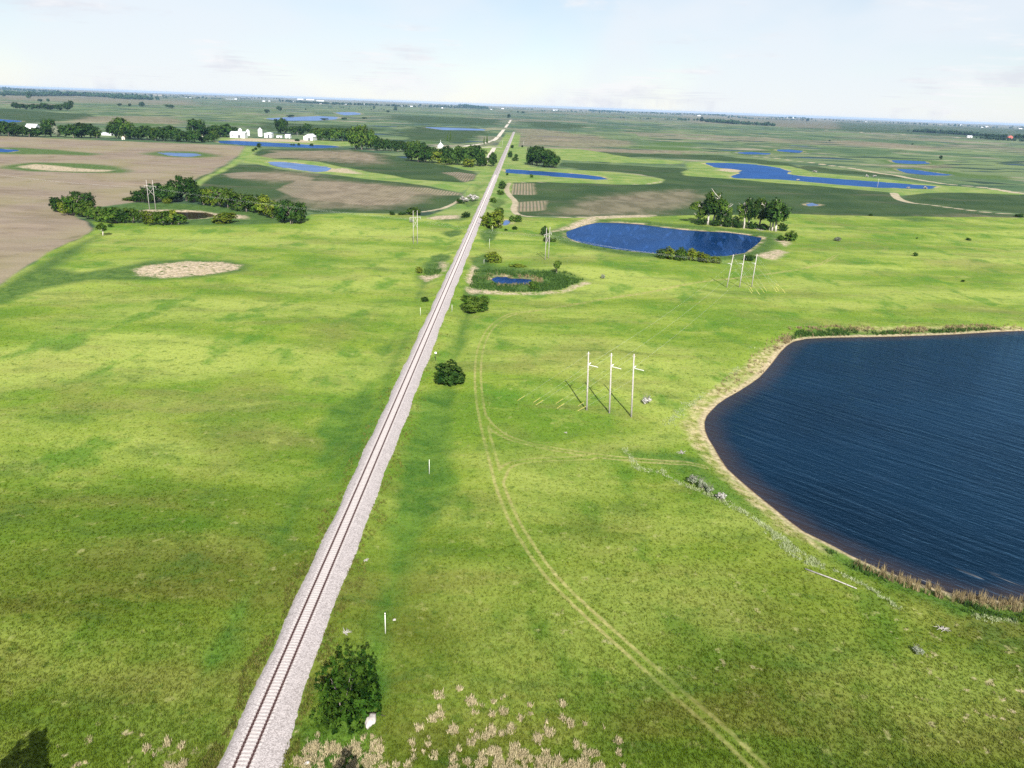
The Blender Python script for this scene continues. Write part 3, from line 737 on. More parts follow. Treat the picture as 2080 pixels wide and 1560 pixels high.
proto('shrub', [crown_mesh('foliage', 80 + i, [(0, 0, .30, .40, .40, .45)] + lob(90 + i, 10, .42, .33, .15, .24, .20, 1.2), 170, 14, .036, .085, -.95) for i in range(4)],
      [trunk_mesh('stems', 25 + i, .5, .014, 1, .10, 5, .18) for i in range(4)])
proto('bigshrub', [crown_mesh('foliage', 100 + i, [(0, 0, .36, .40, .40, .42)] + lob(110 + i, 16, .46, .36, .11, .19, .25, 1.3), 600, 22, .021, .055, -.95) for i in range(2)],
      [trunk_mesh('stems', 35 + i, .45, .010, 0, .10, 8, .15) for i in range(2)])
proto('spiky', [crown_mesh('foliage', 120 + i, lob(130 + i, 7, .35, .30, .10, .2, .25, 1.6), 70, 13, .040, .09, -.9) for i in range(3)],
      [trunk_mesh('stems', 45 + i, .9, .014, 5, .10, 7, .4) for i in range(3)])
cl = []
rr = random.Random(3)
for i in range(34):
    a = rr.uniform(0, 6.28); d = .40 * math.sqrt(rr.random()); top = (1.0 - .9 * d) * rr.uniform(.72, 1.0)
    for k in range(4):
        t = (k + .5) / 4; cl.append((math.cos(a) * d * (1 + .12 * (1 - t)), math.sin(a) * d * (1 + .12 * (1 - t)), top * t, .105 * (1.1 - .75 * t), .105 * (1.1 - .75 * t), top * .17))
proto('cedar', [crown_mesh('foliage', 140, cl, 800, 20, .011, .026, -.95)], [trunk_mesh('stems', 55, .5, .012, 0, .05, 4, .1)])
proto('column', [crown_mesh('crown', 150 + i, [(0, 0, .3 + .1 * k, .32 - .04 * k, .32 - .04 * k, .12) for k in range(6)] + [(0, 0, .9, .1, .1, .1)], 90, 12, .034, .07) for i in range(2)],
      [trunk_mesh('trunk', 65 + i, .8, .03, 4) for i in range(2)])
proto('leaning', [crown_mesh('crown', 160, [(-.12, 0, .66, .26, .26, .17), (.16, .05, .70, .24, .24, .16), (-.3, -.1, .56, .16, .16, .12), (.28, .1, .5, .16, .16, .14), (.0, 0, .83, .2, .2, .15)], 130, 13, .030, .075, -.8)],
      [trunk_mesh('trunk', 71, .7, .03, 8, .16, 2, .2)])
KIND_NAME = dict(round='broadleaf_tree', willow='willow_tree', cotton='cottonwood_tree', shrub='shrub', bigshrub='shrub', spiky='shrub', cedar='juniper', column='slender_tree', leaning='leaning_tree')
CNT = {}
def plant(px, py, hpx, wpx, kind, mat, label, group=None, bark='bark', solo=False, cat=None):
    p = at(px, py); k = pxm(p)
    v = np.array(p) - CAM; dep = math.atan2(-v[2], math.hypot(v[0], v[1]))
    w = wpx / k; h = hpx / k / math.cos(dep)
    if kind in ('shrub', 'bigshrub', 'spiky', 'cedar'):
        h = max((hpx / k - .30 * w * math.sin(dep)) / math.cos(dep), .45 * h)
        p = p + Vector((0, w * .38, 0)); p.z = H1(p.x, p.y)
    crowns, trunks = PROTO[kind]; i = CNT.get(kind, 0); CNT[kind] = i + 1
    cm, tm = crowns[i % len(crowns)], trunks[i % len(trunks)]
    nm = KIND_NAME[kind]
    rz = random.uniform(0, 6.28)
    cat = cat or ('shrub' if nm in ('shrub', 'juniper') else 'tree')
    if solo:
        o = link(nm, cm, None, MAT[mat]); o.location = p; o.rotation_euler.z = rz; o.scale = (w, w, h)
        return tag(o, label, cat, group)
    root = empty(nm, p, rz, label, cat, group); root.scale = (w, w, h)
    link('crown' if nm.endswith('tree') else 'foliage', cm, root, MAT[mat])
    link('trunk' if nm.endswith('tree') else 'stems', tm, root, MAT[bark])
    return root
ORD = 'first second third fourth fifth sixth seventh eighth ninth tenth eleventh twelfth thirteenth fourteenth fifteenth sixteenth seventeenth eighteenth nineteenth twentieth'.split()
SHADE = dict(leaf_dark='dark green', leaf_mid='mid green', leaf_lime='yellow green', leaf_silver='silvery white', leaf_grey='grey green', leaf_cedar='dark green', leaf_blue='bluish green')
def row(items, kind, where, group, solo=False, bark='bark', noun='tree', sc=1.):
    items = sorted(items)
    for i, it in enumerate(items):
        px, py, h, w, mt = it[:5]; kd = it[5] if len(it) > 5 else kind
        if len(items) <= len(ORD): lab = f'{SHADE[mt]} {noun}, {ORD[i]} from left {where}'
        else: lab = f'{SHADE[mt]} {noun} {where}'
        if kd == 'willow': w, h = w * 1.15, h * 1.15
        if kd == 'cotton': w = w * 1.4
        if kd == 'round': w, h = w * 1.4 * sc, h * 1.28 * sc
        plant(px, py, h, w, kd, mt, lab, group, bark, solo)
D, MI, LI, SI, GR = 'leaf_dark', 'leaf_mid', 'leaf_lime', 'leaf_silver', 'leaf_grey'
# near and middle distance singles
plant(688, 1486, 160, 152, 'cedar', 'leaf_cedar', 'large dark juniper clump beside the gravel bed nearest the bottom edge')
plant(913, 789, 54, 72, 'bigshrub', D, 'round dark bush between the railway and the wheel track')
plant(963, 638, 42, 64, 'bigshrub', MI, 'broad dome shaped green bush in the grass below the marsh')
plant(862, 614, 13, 18, 'shrub', D, 'small dark round bush beside the left flank of the railway bank')
plant(851, 556, 17, 16, 'shrub', LI, 'small yellow green bush at the edge of the little round reed patch')
plant(1003, 535, 24, 38, 'shrub', LI, 'spreading yellow green bush at the upper corner of the marsh')
plant(1132, 556, 27, 27, 'leaning', MI, 'small open topped tree on the upper rim of the marsh')
plant(1084, 589, 22, 22, 'shrub', MI, 'small bush at the right end of the marsh water')
plant(1052, 544, 8, 36, 'shrub', LI, 'low sprawling willow scrub along the upper marsh edge')
plant(1225, 567, 12, 13, 'spiky', GR, 'small grey green tuft bush alone right of the marsh')
plant(1313, 823, 24, 25, 'spiky', SI, 'pale silvery shrub standing right of the three near poles')
for a, i in zip([(1408, 988, 24, 26), (1427, 996, 26, 26), (1442, 1004, 22, 20)], ('upper', 'middle', 'lower')):
    plant(*a, 'spiky', GR, f'grey green shrub above the lake beach, {i} one of three', 'grey shrubs above the beach')
plant(1466, 1019, 20, 22, 'spiky', SI, 'bare brownish grey shrub below the grey shrubs by the beach')
plant(1868, 1334, 20, 28, 'spiky', GR, 'small grey green shrub alone in the grass below the lake')
plant(208, 479, 26, 29, 'leaning', MI, 'small leaning tree alone at the corner of the brown field', bark='bark_pale')
plant(222, 462, 9, 12, 'shrub', D, 'tiny dark bush behind the leaning tree at the field corner')
plant(447, 456, 27, 52, 'shrub', LI, 'wide low round bush alone at the front of the willow ring')
plant(258, 409, 9, 40, 'shrub', MI, 'low scrub strip at the back edge of the willow ring marsh')
plant(1703, 490, 10, 17, 'shrub', GR, 'small pale topped bush in the right pasture near the grove', solo=True)
for a, lb in (((1861, 521, 10, 11), 'small dark bush on the slope right of the curved wheel marks'), ((1957, 573, 5, 8), 'tiny dark bush low on the right pasture'), ((1970, 489, 6, 13), 'low green bush at the far right of the pasture'),
              ((1770, 439, 6, 9), 'tiny dark bush at the edge of the dark crop beyond the right pasture'), ((2076, 442, 9, 22), 'dark bush at the right edge of the picture below the dirt road'), ((1863, 485, 3, 5), 'speck of a bush in the right pasture hollow')):
    plant(*a, 'shrub', D, lb, solo=True)
plant(1608, 491, 26, 33, 'shrub', MI, 'dark bush on the grass right of the cottonwood grove')
plant(1588, 490, 14, 17, 'shrub', MI, 'smaller bush beside the sandy bank right of the pond')
plant(1524, 531, 15, 26, 'shrub', D, 'low dark bush behind the three far poles')
row([(1345, 526, 22, 26, MI), (1364, 528, 30, 30, LI), (1386, 531, 33, 34, MI), (1410, 531, 30, 32, LI), (1434, 535, 24, 32, LI), (1456, 536, 18, 24, LI)], 'shrub', 'in the near shore thicket of the blue pond', 'thicket on the near pond shore', noun='bush')
row([(1106, 479, 24, 18, D), (1112, 492, 14, 22, D), (1124, 492, 10, 14, MI)], 'shrub', 'behind the two pole frame by the pond', 'bushes by the pond end', noun='bush')
# cottonwood grove
row([(1416, 455, 44, 36, MI), (1437, 456, 62, 46, D), (1448, 457, 70, 40, MI), (1464, 459, 38, 32, D), (1471, 459, 50, 34, MI), (1485, 461, 30, 28, D), (1511, 464, 58, 34, MI), (1519, 464, 62, 36, D), (1542, 463, 58, 36, MI),
     (1563, 468, 56, 30, D), (1568, 469, 62, 40, MI), (1575, 470, 66, 50, D)], 'cotton', 'in the pale trunked grove behind the pond', 'cottonwood grove behind the pond', bark='bark_pale')
row([(1427, 458, 18, 26, D), (1455, 460, 16, 26, D), (1478, 462, 18, 24, D), (1500, 464, 16, 22, D), (1530, 466, 18, 28, D), (1553, 468, 16, 24, D), (1592, 470, 20, 22, D)], 'shrub', 'under the pale trunked grove behind the pond', 'undergrowth of the cottonwood grove', noun='bush')
# willow ring
row([(120, 430, 30, 36, D), (134, 437, 26, 34, LI), (152, 438, 46, 44, MI), (168, 426, 40, 46, D), (176, 441, 32, 40, MI), (190, 445, 26, 34, MI), (210, 450, 30, 36, MI), (232, 453, 36, 44, MI), (248, 453, 28, 30, D), (272, 453, 32, 34, MI),
     (303, 456, 32, 34, LI), (330, 457, 32, 36, MI), (348, 456, 30, 32, LI), (365, 456, 24, 34, MI)], 'willow', 'along the front of the willow ring', 'willows along the front of the marsh ring')
row([(284, 411, 28, 30, D), (300, 412, 34, 38, D), (320, 411, 38, 44, D), (340, 412, 40, 44, D), (358, 409, 48, 42, D), (378, 408, 55, 44, D), (395, 411, 46, 44, D), (412, 416, 36, 36, D), (428, 418, 40, 38, LI), (446, 418, 42, 40, MI), (462, 422, 38, 36, MI),
     (482, 427, 38, 44, MI), (503, 430, 40, 46, MI), (522, 432, 34, 38, MI), (541, 438, 42, 46, LI), (556, 443, 34, 40, LI), (574, 449, 42, 40, MI), (592, 455, 52, 46, D), (610, 452, 40, 34, D)], 'willow', 'along the back of the willow ring', 'willows along the back of the marsh ring')
plant(336, 414, 12, 22, 'shrub', LI, 'low green bush under the back row of the willow ring')
# railway side
row([(988, 462, 34, 34, LI), (1003, 466, 46, 46, LI), (1012, 442, 22, 24, MI), (1002, 412, 13, 16, MI), (1016, 396, 12, 17, MI), (1019, 384, 20, 18, D), (1040, 450, 14, 16, MI), (1052, 452, 18, 20, MI), (1019, 432, 9, 10, D), (1046, 467, 9, 13, D), (1028, 469, 5, 8, D)],
    'shrub', 'right of the railway beyond the pasture', 'bushes along the right of the railway', noun='bush')
row([(935, 414, 11, 20, D), (944, 411, 16, 24, SI, 'spiky'), (960, 410, 17, 26, SI, 'spiky'), (945, 443, 15, 22, D), (838, 437, 20, 38, MI), (796, 437, 9, 14, D), (815, 437, 7, 20, D), (835, 452, 10, 9, GR)], 'shrub', 'left of the railway beyond the pasture', 'bushes along the left of the railway', noun='bush')
row([(988, 337, 14, 13, MI), (1001, 338, 24, 16, D)], 'round', 'squeezed between the gravel road and the railway', 'trees between road and railway', solo=False)
row([(1036, 320, 16, 12, D), (1048, 320, 9, 8, D), (1047, 327, 9, 18, MI), (1040, 301, 7, 8, D), (1061, 300, 5, 6, D), (1080, 361, 8, 9, MI), (1030, 356, 6, 6, D)], 'shrub', 'on the green verge between railway and dark grove', 'small bushes right of the far railway', noun='bush', solo=True)
row([(1081, 334, 36, 26, D), (1090, 336, 40, 30, D), (1098, 332, 34, 26, D), (1104, 339, 34, 30, D), (1115, 338, 34, 30, D), (1124, 341, 28, 24, D), (1130, 337, 20, 16, D), (1076, 335, 26, 18, D)], 'round', 'in the dense dark clump above the strip pond', 'dense dark clump right of the railway', sc=.82)
row([(915, 290, 22, 6, MI), (909, 291, 20, 6, MI), (983, 298, 20, 6, MI), (989, 297, 24, 7, MI)], 'column', 'of the thin poplars near the road crossing', 'thin poplars by the crossing', solo=True)
# left and centre farm tree rows
row([(-14, 276, 26, 28, D), (2, 276, 24, 26, D), (18, 276, 24, 26, D), (32, 277, 22, 24, D), (46, 277, 18, 22, D), (60, 278, 15, 22, D), (76, 278, 16, 20, D), (92, 278, 18, 22, D), (104, 277, 28, 22, D), (118, 278, 18, 18, GR), (134, 279, 20, 22, D),
     (150, 280, 22, 24, D), (166, 280, 26, 30, D), (184, 281, 24, 26, D), (197, 281, 14, 16, MI)], 'round', 'in the dark row left of the brown field', 'dark row at the left end of the brown field')
row([(237, 281, 28, 26, D), (251, 281, 34, 30, MI), (266, 283, 18, 20, D), (282, 284, 22, 24, D), (299, 285, 24, 26, D), (316, 286, 22, 16, MI), (332, 287, 24, 26, D), (350, 287, 26, 28, D), (366, 288, 16, 20, D), (380, 288, 18, 22, D), (398, 282, 32, 28, D),
     (396, 290, 20, 24, D), (424, 288, 12, 18, D), (436, 287, 18, 16, MI), (412, 290, 10, 12, D)], 'round', 'in the tree row behind the brown field', 'tree row behind the brown field')
row([(420, 279, 18, 20, D), (434, 279, 20, 18, D), (448, 279, 20, 24, D), (460, 278, 22, 22, D), (475, 275, 14, 14, D)], 'round', 'behind the white farm sheds', 'trees behind the white sheds')
row([(570, 271, 24, 18, D), (578, 272, 27, 16, D)], 'round', 'of the tall pair behind the farmyard', 'tall pair behind the farmyard')
row([(597, 274, 14, 18, D), (610, 274, 14, 16, D), (626, 270, 16, 16, D), (642, 284, 20, 20, MI), (655, 285, 20, 20, MI), (668, 286, 22, 22, D), (682, 287, 22, 22, MI), (696, 287, 22, 22, D), (708, 287, 22, 20, MI)], 'round', 'in the shelter belt right of the farmyard', 'shelter belt right of the farmyard')
row([(722, 304, 38, 26, MI), (735, 304, 40, 26, MI), (749, 304, 34, 22, MI), (758, 304, 24, 18, D), (770, 306, 20, 18, D), (782, 306, 20, 18, D), (795, 307, 18, 18, D), (808, 308, 18, 16, D), (820, 308, 18, 16, D), (834, 309, 18, 14, MI), (846, 308, 18, 14, MI), (858, 308, 16, 14, D)], 'round', 'in the belt between the two farm woods', 'belt between the two farm woods')
row([(836, 327, 24, 26, D), (850, 329, 26, 26, D), (864, 330, 28, 26, D), (878, 331, 26, 24, D), (890, 332, 20, 24, LI), (903, 332, 30, 24, D), (917, 333, 26, 24, D), (930, 335, 32, 26, D), (943, 336, 30, 26, D), (956, 337, 34, 28, D), (970, 337, 34, 26, D), (978, 338, 18, 14, D), (953, 340, 14, 20, LI), (908, 335, 12, 20, MI)],
    'round', 'in the big dark wood left of the railway', 'big dark wood left of the railway')
row([(525, 300, 12, 10, D), (519, 305, 7, 7, D), (513, 308, 7, 8, D)], 'shrub', 'at the top of the green field margin', 'bushes on the field margin', noun='bush', solo=True)
row([(590, 297, 6, 7, D), (596, 297, 7, 7, D), (606, 297, 8, 8, D), (632, 299, 7, 9, D), (603, 287, 6, 12, D)], 'shrub', 'along the farm pond bank', 'bushes along the farm pond', noun='bush', solo=True)
# solitary distant trees
for a, lb in (((59, 201, 17, 14), 'largest solitary tree on the far left plain'), ((8, 197, 7, 8), 'small solitary tree at the far left edge of the plain'), ((81, 207, 6, 11), 'low bush left of the far round tree on the stubble strip'), ((98, 207, 8, 8), 'small round tree on the far stubble strip'),
        ((243, 216, 6, 10), 'left bush of the three far shrubs on the green plain'), ((264, 216, 6, 8), 'middle bush of the three far shrubs on the green plain'), ((288, 217, 11, 14), 'tallest clump right of the far shrubs on the green plain'), ((345, 220, 8, 22), 'low ragged thicket on the left plain'),
        ((543, 230, 8, 12), 'round solitary tree left of the far pair above the farm'), ((568, 225, 10, 14), 'round solitary tree right of the far pair above the farm'), ((590, 239, 6, 18), 'bush on the near shore of the far slough'), ((660, 244, 4, 18), 'low bush below the far slough'), ((698, 243, 5, 14), 'bush right of the far slough'),
        ((621, 224, 4, 4), 'tiny tree on the far plain above the slough'), ((760, 222, 7, 6), 'far tree left of the dark solitary one'), ((804, 225, 10, 8), 'dark solitary tree far left of the railway end'), ((788, 229, 5, 8), 'small bush left of the dark solitary far tree'), ((741, 241, 3, 12), 'low far bushes on the central plain'),
        ((1033, 240, 9, 9), 'round tree at the far end of the gravel road'), ((1052, 230, 5, 4), 'tiny tree beyond the railway end'), ((1062, 231, 4, 9), 'tiny pair of trees right of the railway end'), ((1911, 324, 9, 8), 'lone dark tree on the right beside the far field track'), ((1853, 295, 4, 5), 'lone speck of a tree on the brown right plain'),
        ((1685, 287, 3, 5), 'tiny dark bush on the right plain'), ((1425, 248, 11, 10), 'tall dark tree at the near end of the blue far wood'), ((1480, 239, 4, 5), 'tiny tree above the blue far wood'), ((1640, 247, 6, 7), 'lone far tree right of the blue far wood')):
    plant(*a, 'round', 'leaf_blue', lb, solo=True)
row([(33, 221, 11, 13, D), (45, 222, 9, 13, D), (56, 222, 8, 12, D), (67, 223, 10, 12, D), (78, 223, 9, 14, D), (89, 223, 11, 12, D), (101, 224, 10, 14, D), (113, 224, 9, 13, D), (125, 224, 10, 14, D), (137, 224, 14, 12, D), (144, 224, 16, 10, D)], 'round', 'in the short dark row on the far left plain', 'short dark row on the far left plain', solo=True)
row([(1656, 352, 7, 11, SI), (1762, 360, 7, 8, SI), (1777, 360, 7, 10, SI), (1588, 364, 4, 6, SI), (1621, 367, 6, 8, SI), (1846, 384, 5, 8, SI), (1881, 384, 7, 10, SI)], 'spiky', 'around the long blue pond on the right', 'pale shrubs around the long pond', noun='shrub', solo=True)
row([(2005, 281, 7, 10, D), (2016, 281, 7, 10, D), (2028, 281, 7, 10, D), (2040, 282, 7, 10, D), (2066, 283, 9, 12, D), (2078, 283, 8, 12, D)], 'round', 'around the red barn at the far right', 'trees around the red barn', solo=True)
# out of frame at the near end: these throw the shadows at the bottom edge
for (px, py), h, w, lb in (((88, 1476), 13.0, 8.5, 'tall spruce behind the photographer, left of the rails'), ((712, 1530), 12.5, 7.0, 'tall spruce behind the photographer, right of the rails')):
    q = at(px, py); x, y = q.x + h * 1.455 * .165, q.y - h * 1.455 * .986
    cone = PROTO.get('spruce') or ([crown_mesh('crown', 170, [(0, 0, .12 + .1 * k, .46 * (1 - (k / 9.6) ** 2.4), .46 * (1 - (k / 9.6) ** 2.4), .09) for k in range(9)], 300, 16, .03, .06, -.9)], [trunk_mesh('trunk', 75, .9, .02, 3, 0.)])
    PROTO['spruce'] = cone
    r_ = empty('spruce_tree', (x, y, H1(x, y)), x, lb, 'tree'); r_.scale = (w, w, h)
    link('crown', cone[0][0], r_, MAT['leaf_dark']); link('trunk', cone[1][0], r_, MAT['bark'])

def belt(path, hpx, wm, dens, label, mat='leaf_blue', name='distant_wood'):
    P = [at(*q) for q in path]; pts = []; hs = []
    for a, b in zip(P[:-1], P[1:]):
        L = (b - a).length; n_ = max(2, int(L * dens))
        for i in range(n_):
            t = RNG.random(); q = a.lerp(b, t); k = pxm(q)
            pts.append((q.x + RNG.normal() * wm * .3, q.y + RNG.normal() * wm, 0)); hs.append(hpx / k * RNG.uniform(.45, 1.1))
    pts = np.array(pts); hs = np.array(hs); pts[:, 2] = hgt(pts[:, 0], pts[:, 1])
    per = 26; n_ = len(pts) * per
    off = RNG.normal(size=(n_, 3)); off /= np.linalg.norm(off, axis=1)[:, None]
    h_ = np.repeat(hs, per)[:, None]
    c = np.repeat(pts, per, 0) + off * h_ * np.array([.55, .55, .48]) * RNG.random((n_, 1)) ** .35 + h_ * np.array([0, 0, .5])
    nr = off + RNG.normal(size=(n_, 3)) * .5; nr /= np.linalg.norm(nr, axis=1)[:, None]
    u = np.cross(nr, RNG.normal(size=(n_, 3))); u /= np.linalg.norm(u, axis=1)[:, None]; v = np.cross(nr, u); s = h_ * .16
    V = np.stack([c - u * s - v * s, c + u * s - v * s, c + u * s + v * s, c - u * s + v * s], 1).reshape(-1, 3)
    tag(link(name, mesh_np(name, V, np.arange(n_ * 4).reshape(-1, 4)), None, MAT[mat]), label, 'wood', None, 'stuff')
belt([(-40,187),(60,190),(150,194),(230,198),(300,203)], 8, 120, .13, 'long dark wood across the far left plain')
belt([(-40,178),(130,184)], 3, 200, .05, 'faint wood near the left horizon')
belt([(580,207),(700,213),(830,219)], 4, 150, .06, 'thin dark wood left of the railway end')
belt([(945,218),(980,221)], 5, 150, .10, 'short wood near the railway end')
belt([(860,216),(960,218)], 4, 150, .08, 'far wood above the railway end')
belt([(1380,241),(1440,246)], 5, 90, .12, 'small wood left of the blue far wood')
belt([(1440,248),(1510,253),(1575,256)], 7, 60, .22, 'blue green wood far right of the railway')
belt([(1860,268),(1930,272),(1990,276)], 7, 50, .25, 'dark thicket beside the white shed')
belt([(2000,283),(2040,285),(2100,288)], 6, 40, .3, 'low trees in front of the red barn')
belt([(1200,226),(1260,229)], 4, 150, .08, 'wood on the far plain right of the railway')
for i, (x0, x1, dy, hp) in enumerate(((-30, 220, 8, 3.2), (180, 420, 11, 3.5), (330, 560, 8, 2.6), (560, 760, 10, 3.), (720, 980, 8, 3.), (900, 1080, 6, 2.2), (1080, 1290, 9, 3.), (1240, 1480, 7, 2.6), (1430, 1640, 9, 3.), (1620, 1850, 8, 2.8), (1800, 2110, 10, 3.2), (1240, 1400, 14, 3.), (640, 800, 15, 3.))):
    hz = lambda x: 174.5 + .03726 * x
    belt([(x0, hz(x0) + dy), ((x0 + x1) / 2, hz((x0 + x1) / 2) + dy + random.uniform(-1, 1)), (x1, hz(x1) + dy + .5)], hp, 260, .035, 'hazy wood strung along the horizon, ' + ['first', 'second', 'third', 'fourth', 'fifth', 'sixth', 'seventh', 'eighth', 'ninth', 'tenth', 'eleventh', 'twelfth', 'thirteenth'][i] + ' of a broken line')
belt([(1560,236),(1640,240)], 3, 150, .06, 'thin wood below the right horizon')

# ------------------------------------------------------------------ power line
MAT['pole'] = plain('weathered_pole_wood', (.25, .23, .21), (.39, .365, .34), 3., .85, .2)
MAT['insul'] = plain('white_insulator', (.50, .50, .49), (.60, .60, .58), 3., .35)
MAT['guard'] = plain('yellow_guy_guard', (.38, .33, .06), (.47, .41, .09), 3., .5)
MAT['wire'] = plain('bare_wire', (.45, .46, .46), (.56, .57, .57), 1., .5)
def pole_part(p, h, tip, parent, r=.23):
    b = MB(); b.tube([(p[0], p[1], p[2] - .8), (p[0] + tip[0] * .5, p[1] + tip[1] * .5, p[2] + h * .5), (p[0] + tip[0], p[1] + tip[1], p[2] + h)], [r, r * .85, r * .62], 10)
    return b.build('pole', MAT['pole'], parent, True)
def rod(a, b_, r, seg=6):
    m_ = MB(); m_.tube([a, b_], r, seg); return m_
def string(a, d, L, parent):
    a = Vector(a); d = Vector(d).normalized(); b = MB(); n_ = int(L / .17)
    b.tube([a, a + d * L], .035, 6)
    for i in range(n_):
        q = a + d * (.15 + i * (L - .25) / max(1, n_ - 1)); b.tube([q - d * .05, q, q + d * .05], [.07, .13, .07], 8)
    return b.build('insulator', MAT['insul'], parent, True)
A_px = [((1192, 833), (1195.5, 714.5)), ((1238, 839), (1242, 717)), ((1282.5, 847), (1288, 719))]
B_px = [((1476, 584), (1490, 517)), ((1502, 583.5), (1512.5, 517)), ((1526.5, 582.5), (1538, 516))]
def top_of(b, t):
    r = ray(*t); k = math.hypot(b.x - CAM[0], b.y - CAM[1]) / math.hypot(r[0], r[1]); q = CAM + r * k
    return Vector((q[0], q[1], q[2]))
def build_dead_end(pxs, dirs, lens, guys, arm, names, group):
    roots = []; heads = []
    for i, (bp, tp) in enumerate(pxs):
        b = at(*bp); t = top_of(b, tp); h = t.z - b.z; lean = (t - b); lean = (lean.x, lean.y)
        root = empty('utility_pole', b, 0, names[i], 'utility pole', group)
        pole_part((0, 0, 0), h, lean, root)
        za = h * arm; c = Vector((lean[0] * arm, lean[1] * arm, za))
        for d, L in zip(dirs, lens): string(c + Vector(d).normalized() * .2, d, L, root)
        rod((lean[0] * .97 - .45, lean[1] * .97, h * .965), (lean[0] * .97 + .45, lean[1] * .97, h * .965), .05).build('top_bracket', MAT['pole'], root)
        for gp, frac in guys[i]:
            q = at(*gp) - b; e = Vector((lean[0] * frac, lean[1] * frac, h * frac))
            gw = rod(q + Vector((0, 0, -.2)), e, .008, 5).build('guy_wire', MAT['wire'], root)
            dd = (e - q).normalized(); gm = MB(); gm.tube([q + dd * .05, q + dd * 2.4], .055, 8)
            gm.build('marker_guard', MAT['guard'], gw)
        roots.append(root); heads.append((b, c, h))
    return heads
Apos = [at(*p[0]) for p in A_px]; Bpos = [at(*p[0]) for p in B_px]
dAB = (Bpos[1] - Apos[1]); dAB.z = 0
HF = [((1107.2, 527.5), (1114, 525), (1109.5, 463.5), (1116.7, 460)), ((839.7, 496), (848, 495.5), (838, 428.5), (846, 426.5)), ((304, 427), (316.5, 427.5), (297, 366), (307.5, 364.8))]
dBH = at(1110, 526) - Bpos[1]; dBH.z = 0
Ahead = build_dead_end(A_px, [(2.4, -1.5, -.05), tuple(dAB.normalized() * 2)], (2.5, 1.6), [[((1051, 813.6), .97), ((1083, 817.5), .78)], [((1088, 822.7), .97), ((1129, 819.6), .78)], [((1131, 829.6), .97), ((1173.5, 825), .78), ((1173, 834.8), .6)]], .78,
    ['tall pale pole nearest the railway in the near row of three', 'middle tall pale pole in the near row of three', 'tall pale pole beside the silvery shrub in the near row of three'], 'near row of three poles')
Bhead = build_dead_end(B_px, [tuple(dBH.normalized() * 2), tuple(-dAB.normalized() * 2)], (1.4, 1.6), [[((1528, 596.8), .72), ((1529.6, 593), .95), ((1543, 598.4), .95)], [((1553, 595), .72), ((1557.7, 592), .95)], [((1578.8, 594), .72), ((1582, 591), .9), ((1595, 595), .95), ((1583.6, 582), .6)]], .72,
    ['leaning pale pole nearest the pond thicket in the far row of three', 'middle leaning pale pole in the far row of three', 'leaning pale pole farthest from the railway in the far row of three'], 'far row of three poles')
Hheads = []
for i, (p0, p1, t0, t1) in enumerate(HF):
    a = at(*p0); b = at(*p1); root = empty('pole_frame', a, 0, ['two pole frame with crossarm standing by the blue pond', 'two pole frame with crossarm left of the railway', 'two pole frame with crossarm in the willow ring'][i], 'utility pole', 'two pole frames of the power line')
    dv = b - a; ha = top_of(a, t0).z - a.z; hb = top_of(b, t1).z - a.z; h = (ha + hb) / 2
    pole_part((0, 0, 0), h, (0, 0), root, .18); pole_part((dv.x, dv.y, dv.z), h - dv.z, (0, 0), root, .18)
    u = Vector((dv.x, dv.y, 0)).normalized(); sp = Vector((dv.x, dv.y, 0)).length
    z = h * .80
    rod(-u * 2.0 + Vector((0, 0, z)), u * (sp + 2.0) + Vector((0, 0, z)), .14).build('crossarm', MAT['pole'], root)
    rod(Vector((0, 0, z * .92)), u * sp + Vector((0, 0, z * .62)), .09).build('brace', MAT['pole'], root)
    rod(Vector((0, 0, z * .62)), u * sp + Vector((0, 0, z * .92)), .09).build('brace', MAT['pole'], root)
    pts = [-u * 1.8, u * sp * .5, u * (sp + 1.8)]
    for q in pts: string(q + Vector((0, 0, z)), (0, 0, -1), 1.1, root)
    Hheads.append([a + q + Vector((0, 0, z - 1.1)) for q in pts])
def span(a, b, sag, n_=14):
    return [a.lerp(b, i / n_) - Vector((0, 0, sag * 4 * (i / n_) * (1 - i / n_))) for i in range(n_ + 1)]
for i in range(3):
    d1 = Vector((dAB.x, dAB.y, 0)).normalized()
    s = Ahead[i][0] + Ahead[i][1] + d1 * 1.75; e = Bhead[i][0] + Bhead[i][1] - d1 * 1.75
    b = MB(); b.tube(span(s, e, 1.6), .010, 5)
    tag(b.build('power_cable', MAT['wire']), ['cable between the two rows of three poles, nearest the railway', 'middle cable between the two rows of three poles', 'cable between the two rows of three poles, nearest the lake'][i], 'power cable', 'cables between the rows of poles')
for i in range(3):
    s = Bhead[i][0] + Bhead[i][1] + dBH.normalized() * 1.55
    pts = [s] + [Hheads[k][2 - i] for k in range(3)]
    last = pts[-1] + (pts[-1] - pts[-2]) * .9; last.z = H1(last.x, last.y) + 11
    pts.append(last); b = MB(); allp = []
    for k in range(4): allp += span(pts[k], pts[k + 1], 1.4 if k else 1.0)[(1 if k else 0):]
    b.tube(allp, .008, 5)
    tag(b.build('power_cable', MAT['wire']), ['upper cable strung across the blue pond between pole frames', 'middle cable strung across the blue pond between pole frames', 'lower cable strung across the blue pond between pole frames'][i], 'power cable', 'cables across the pond')
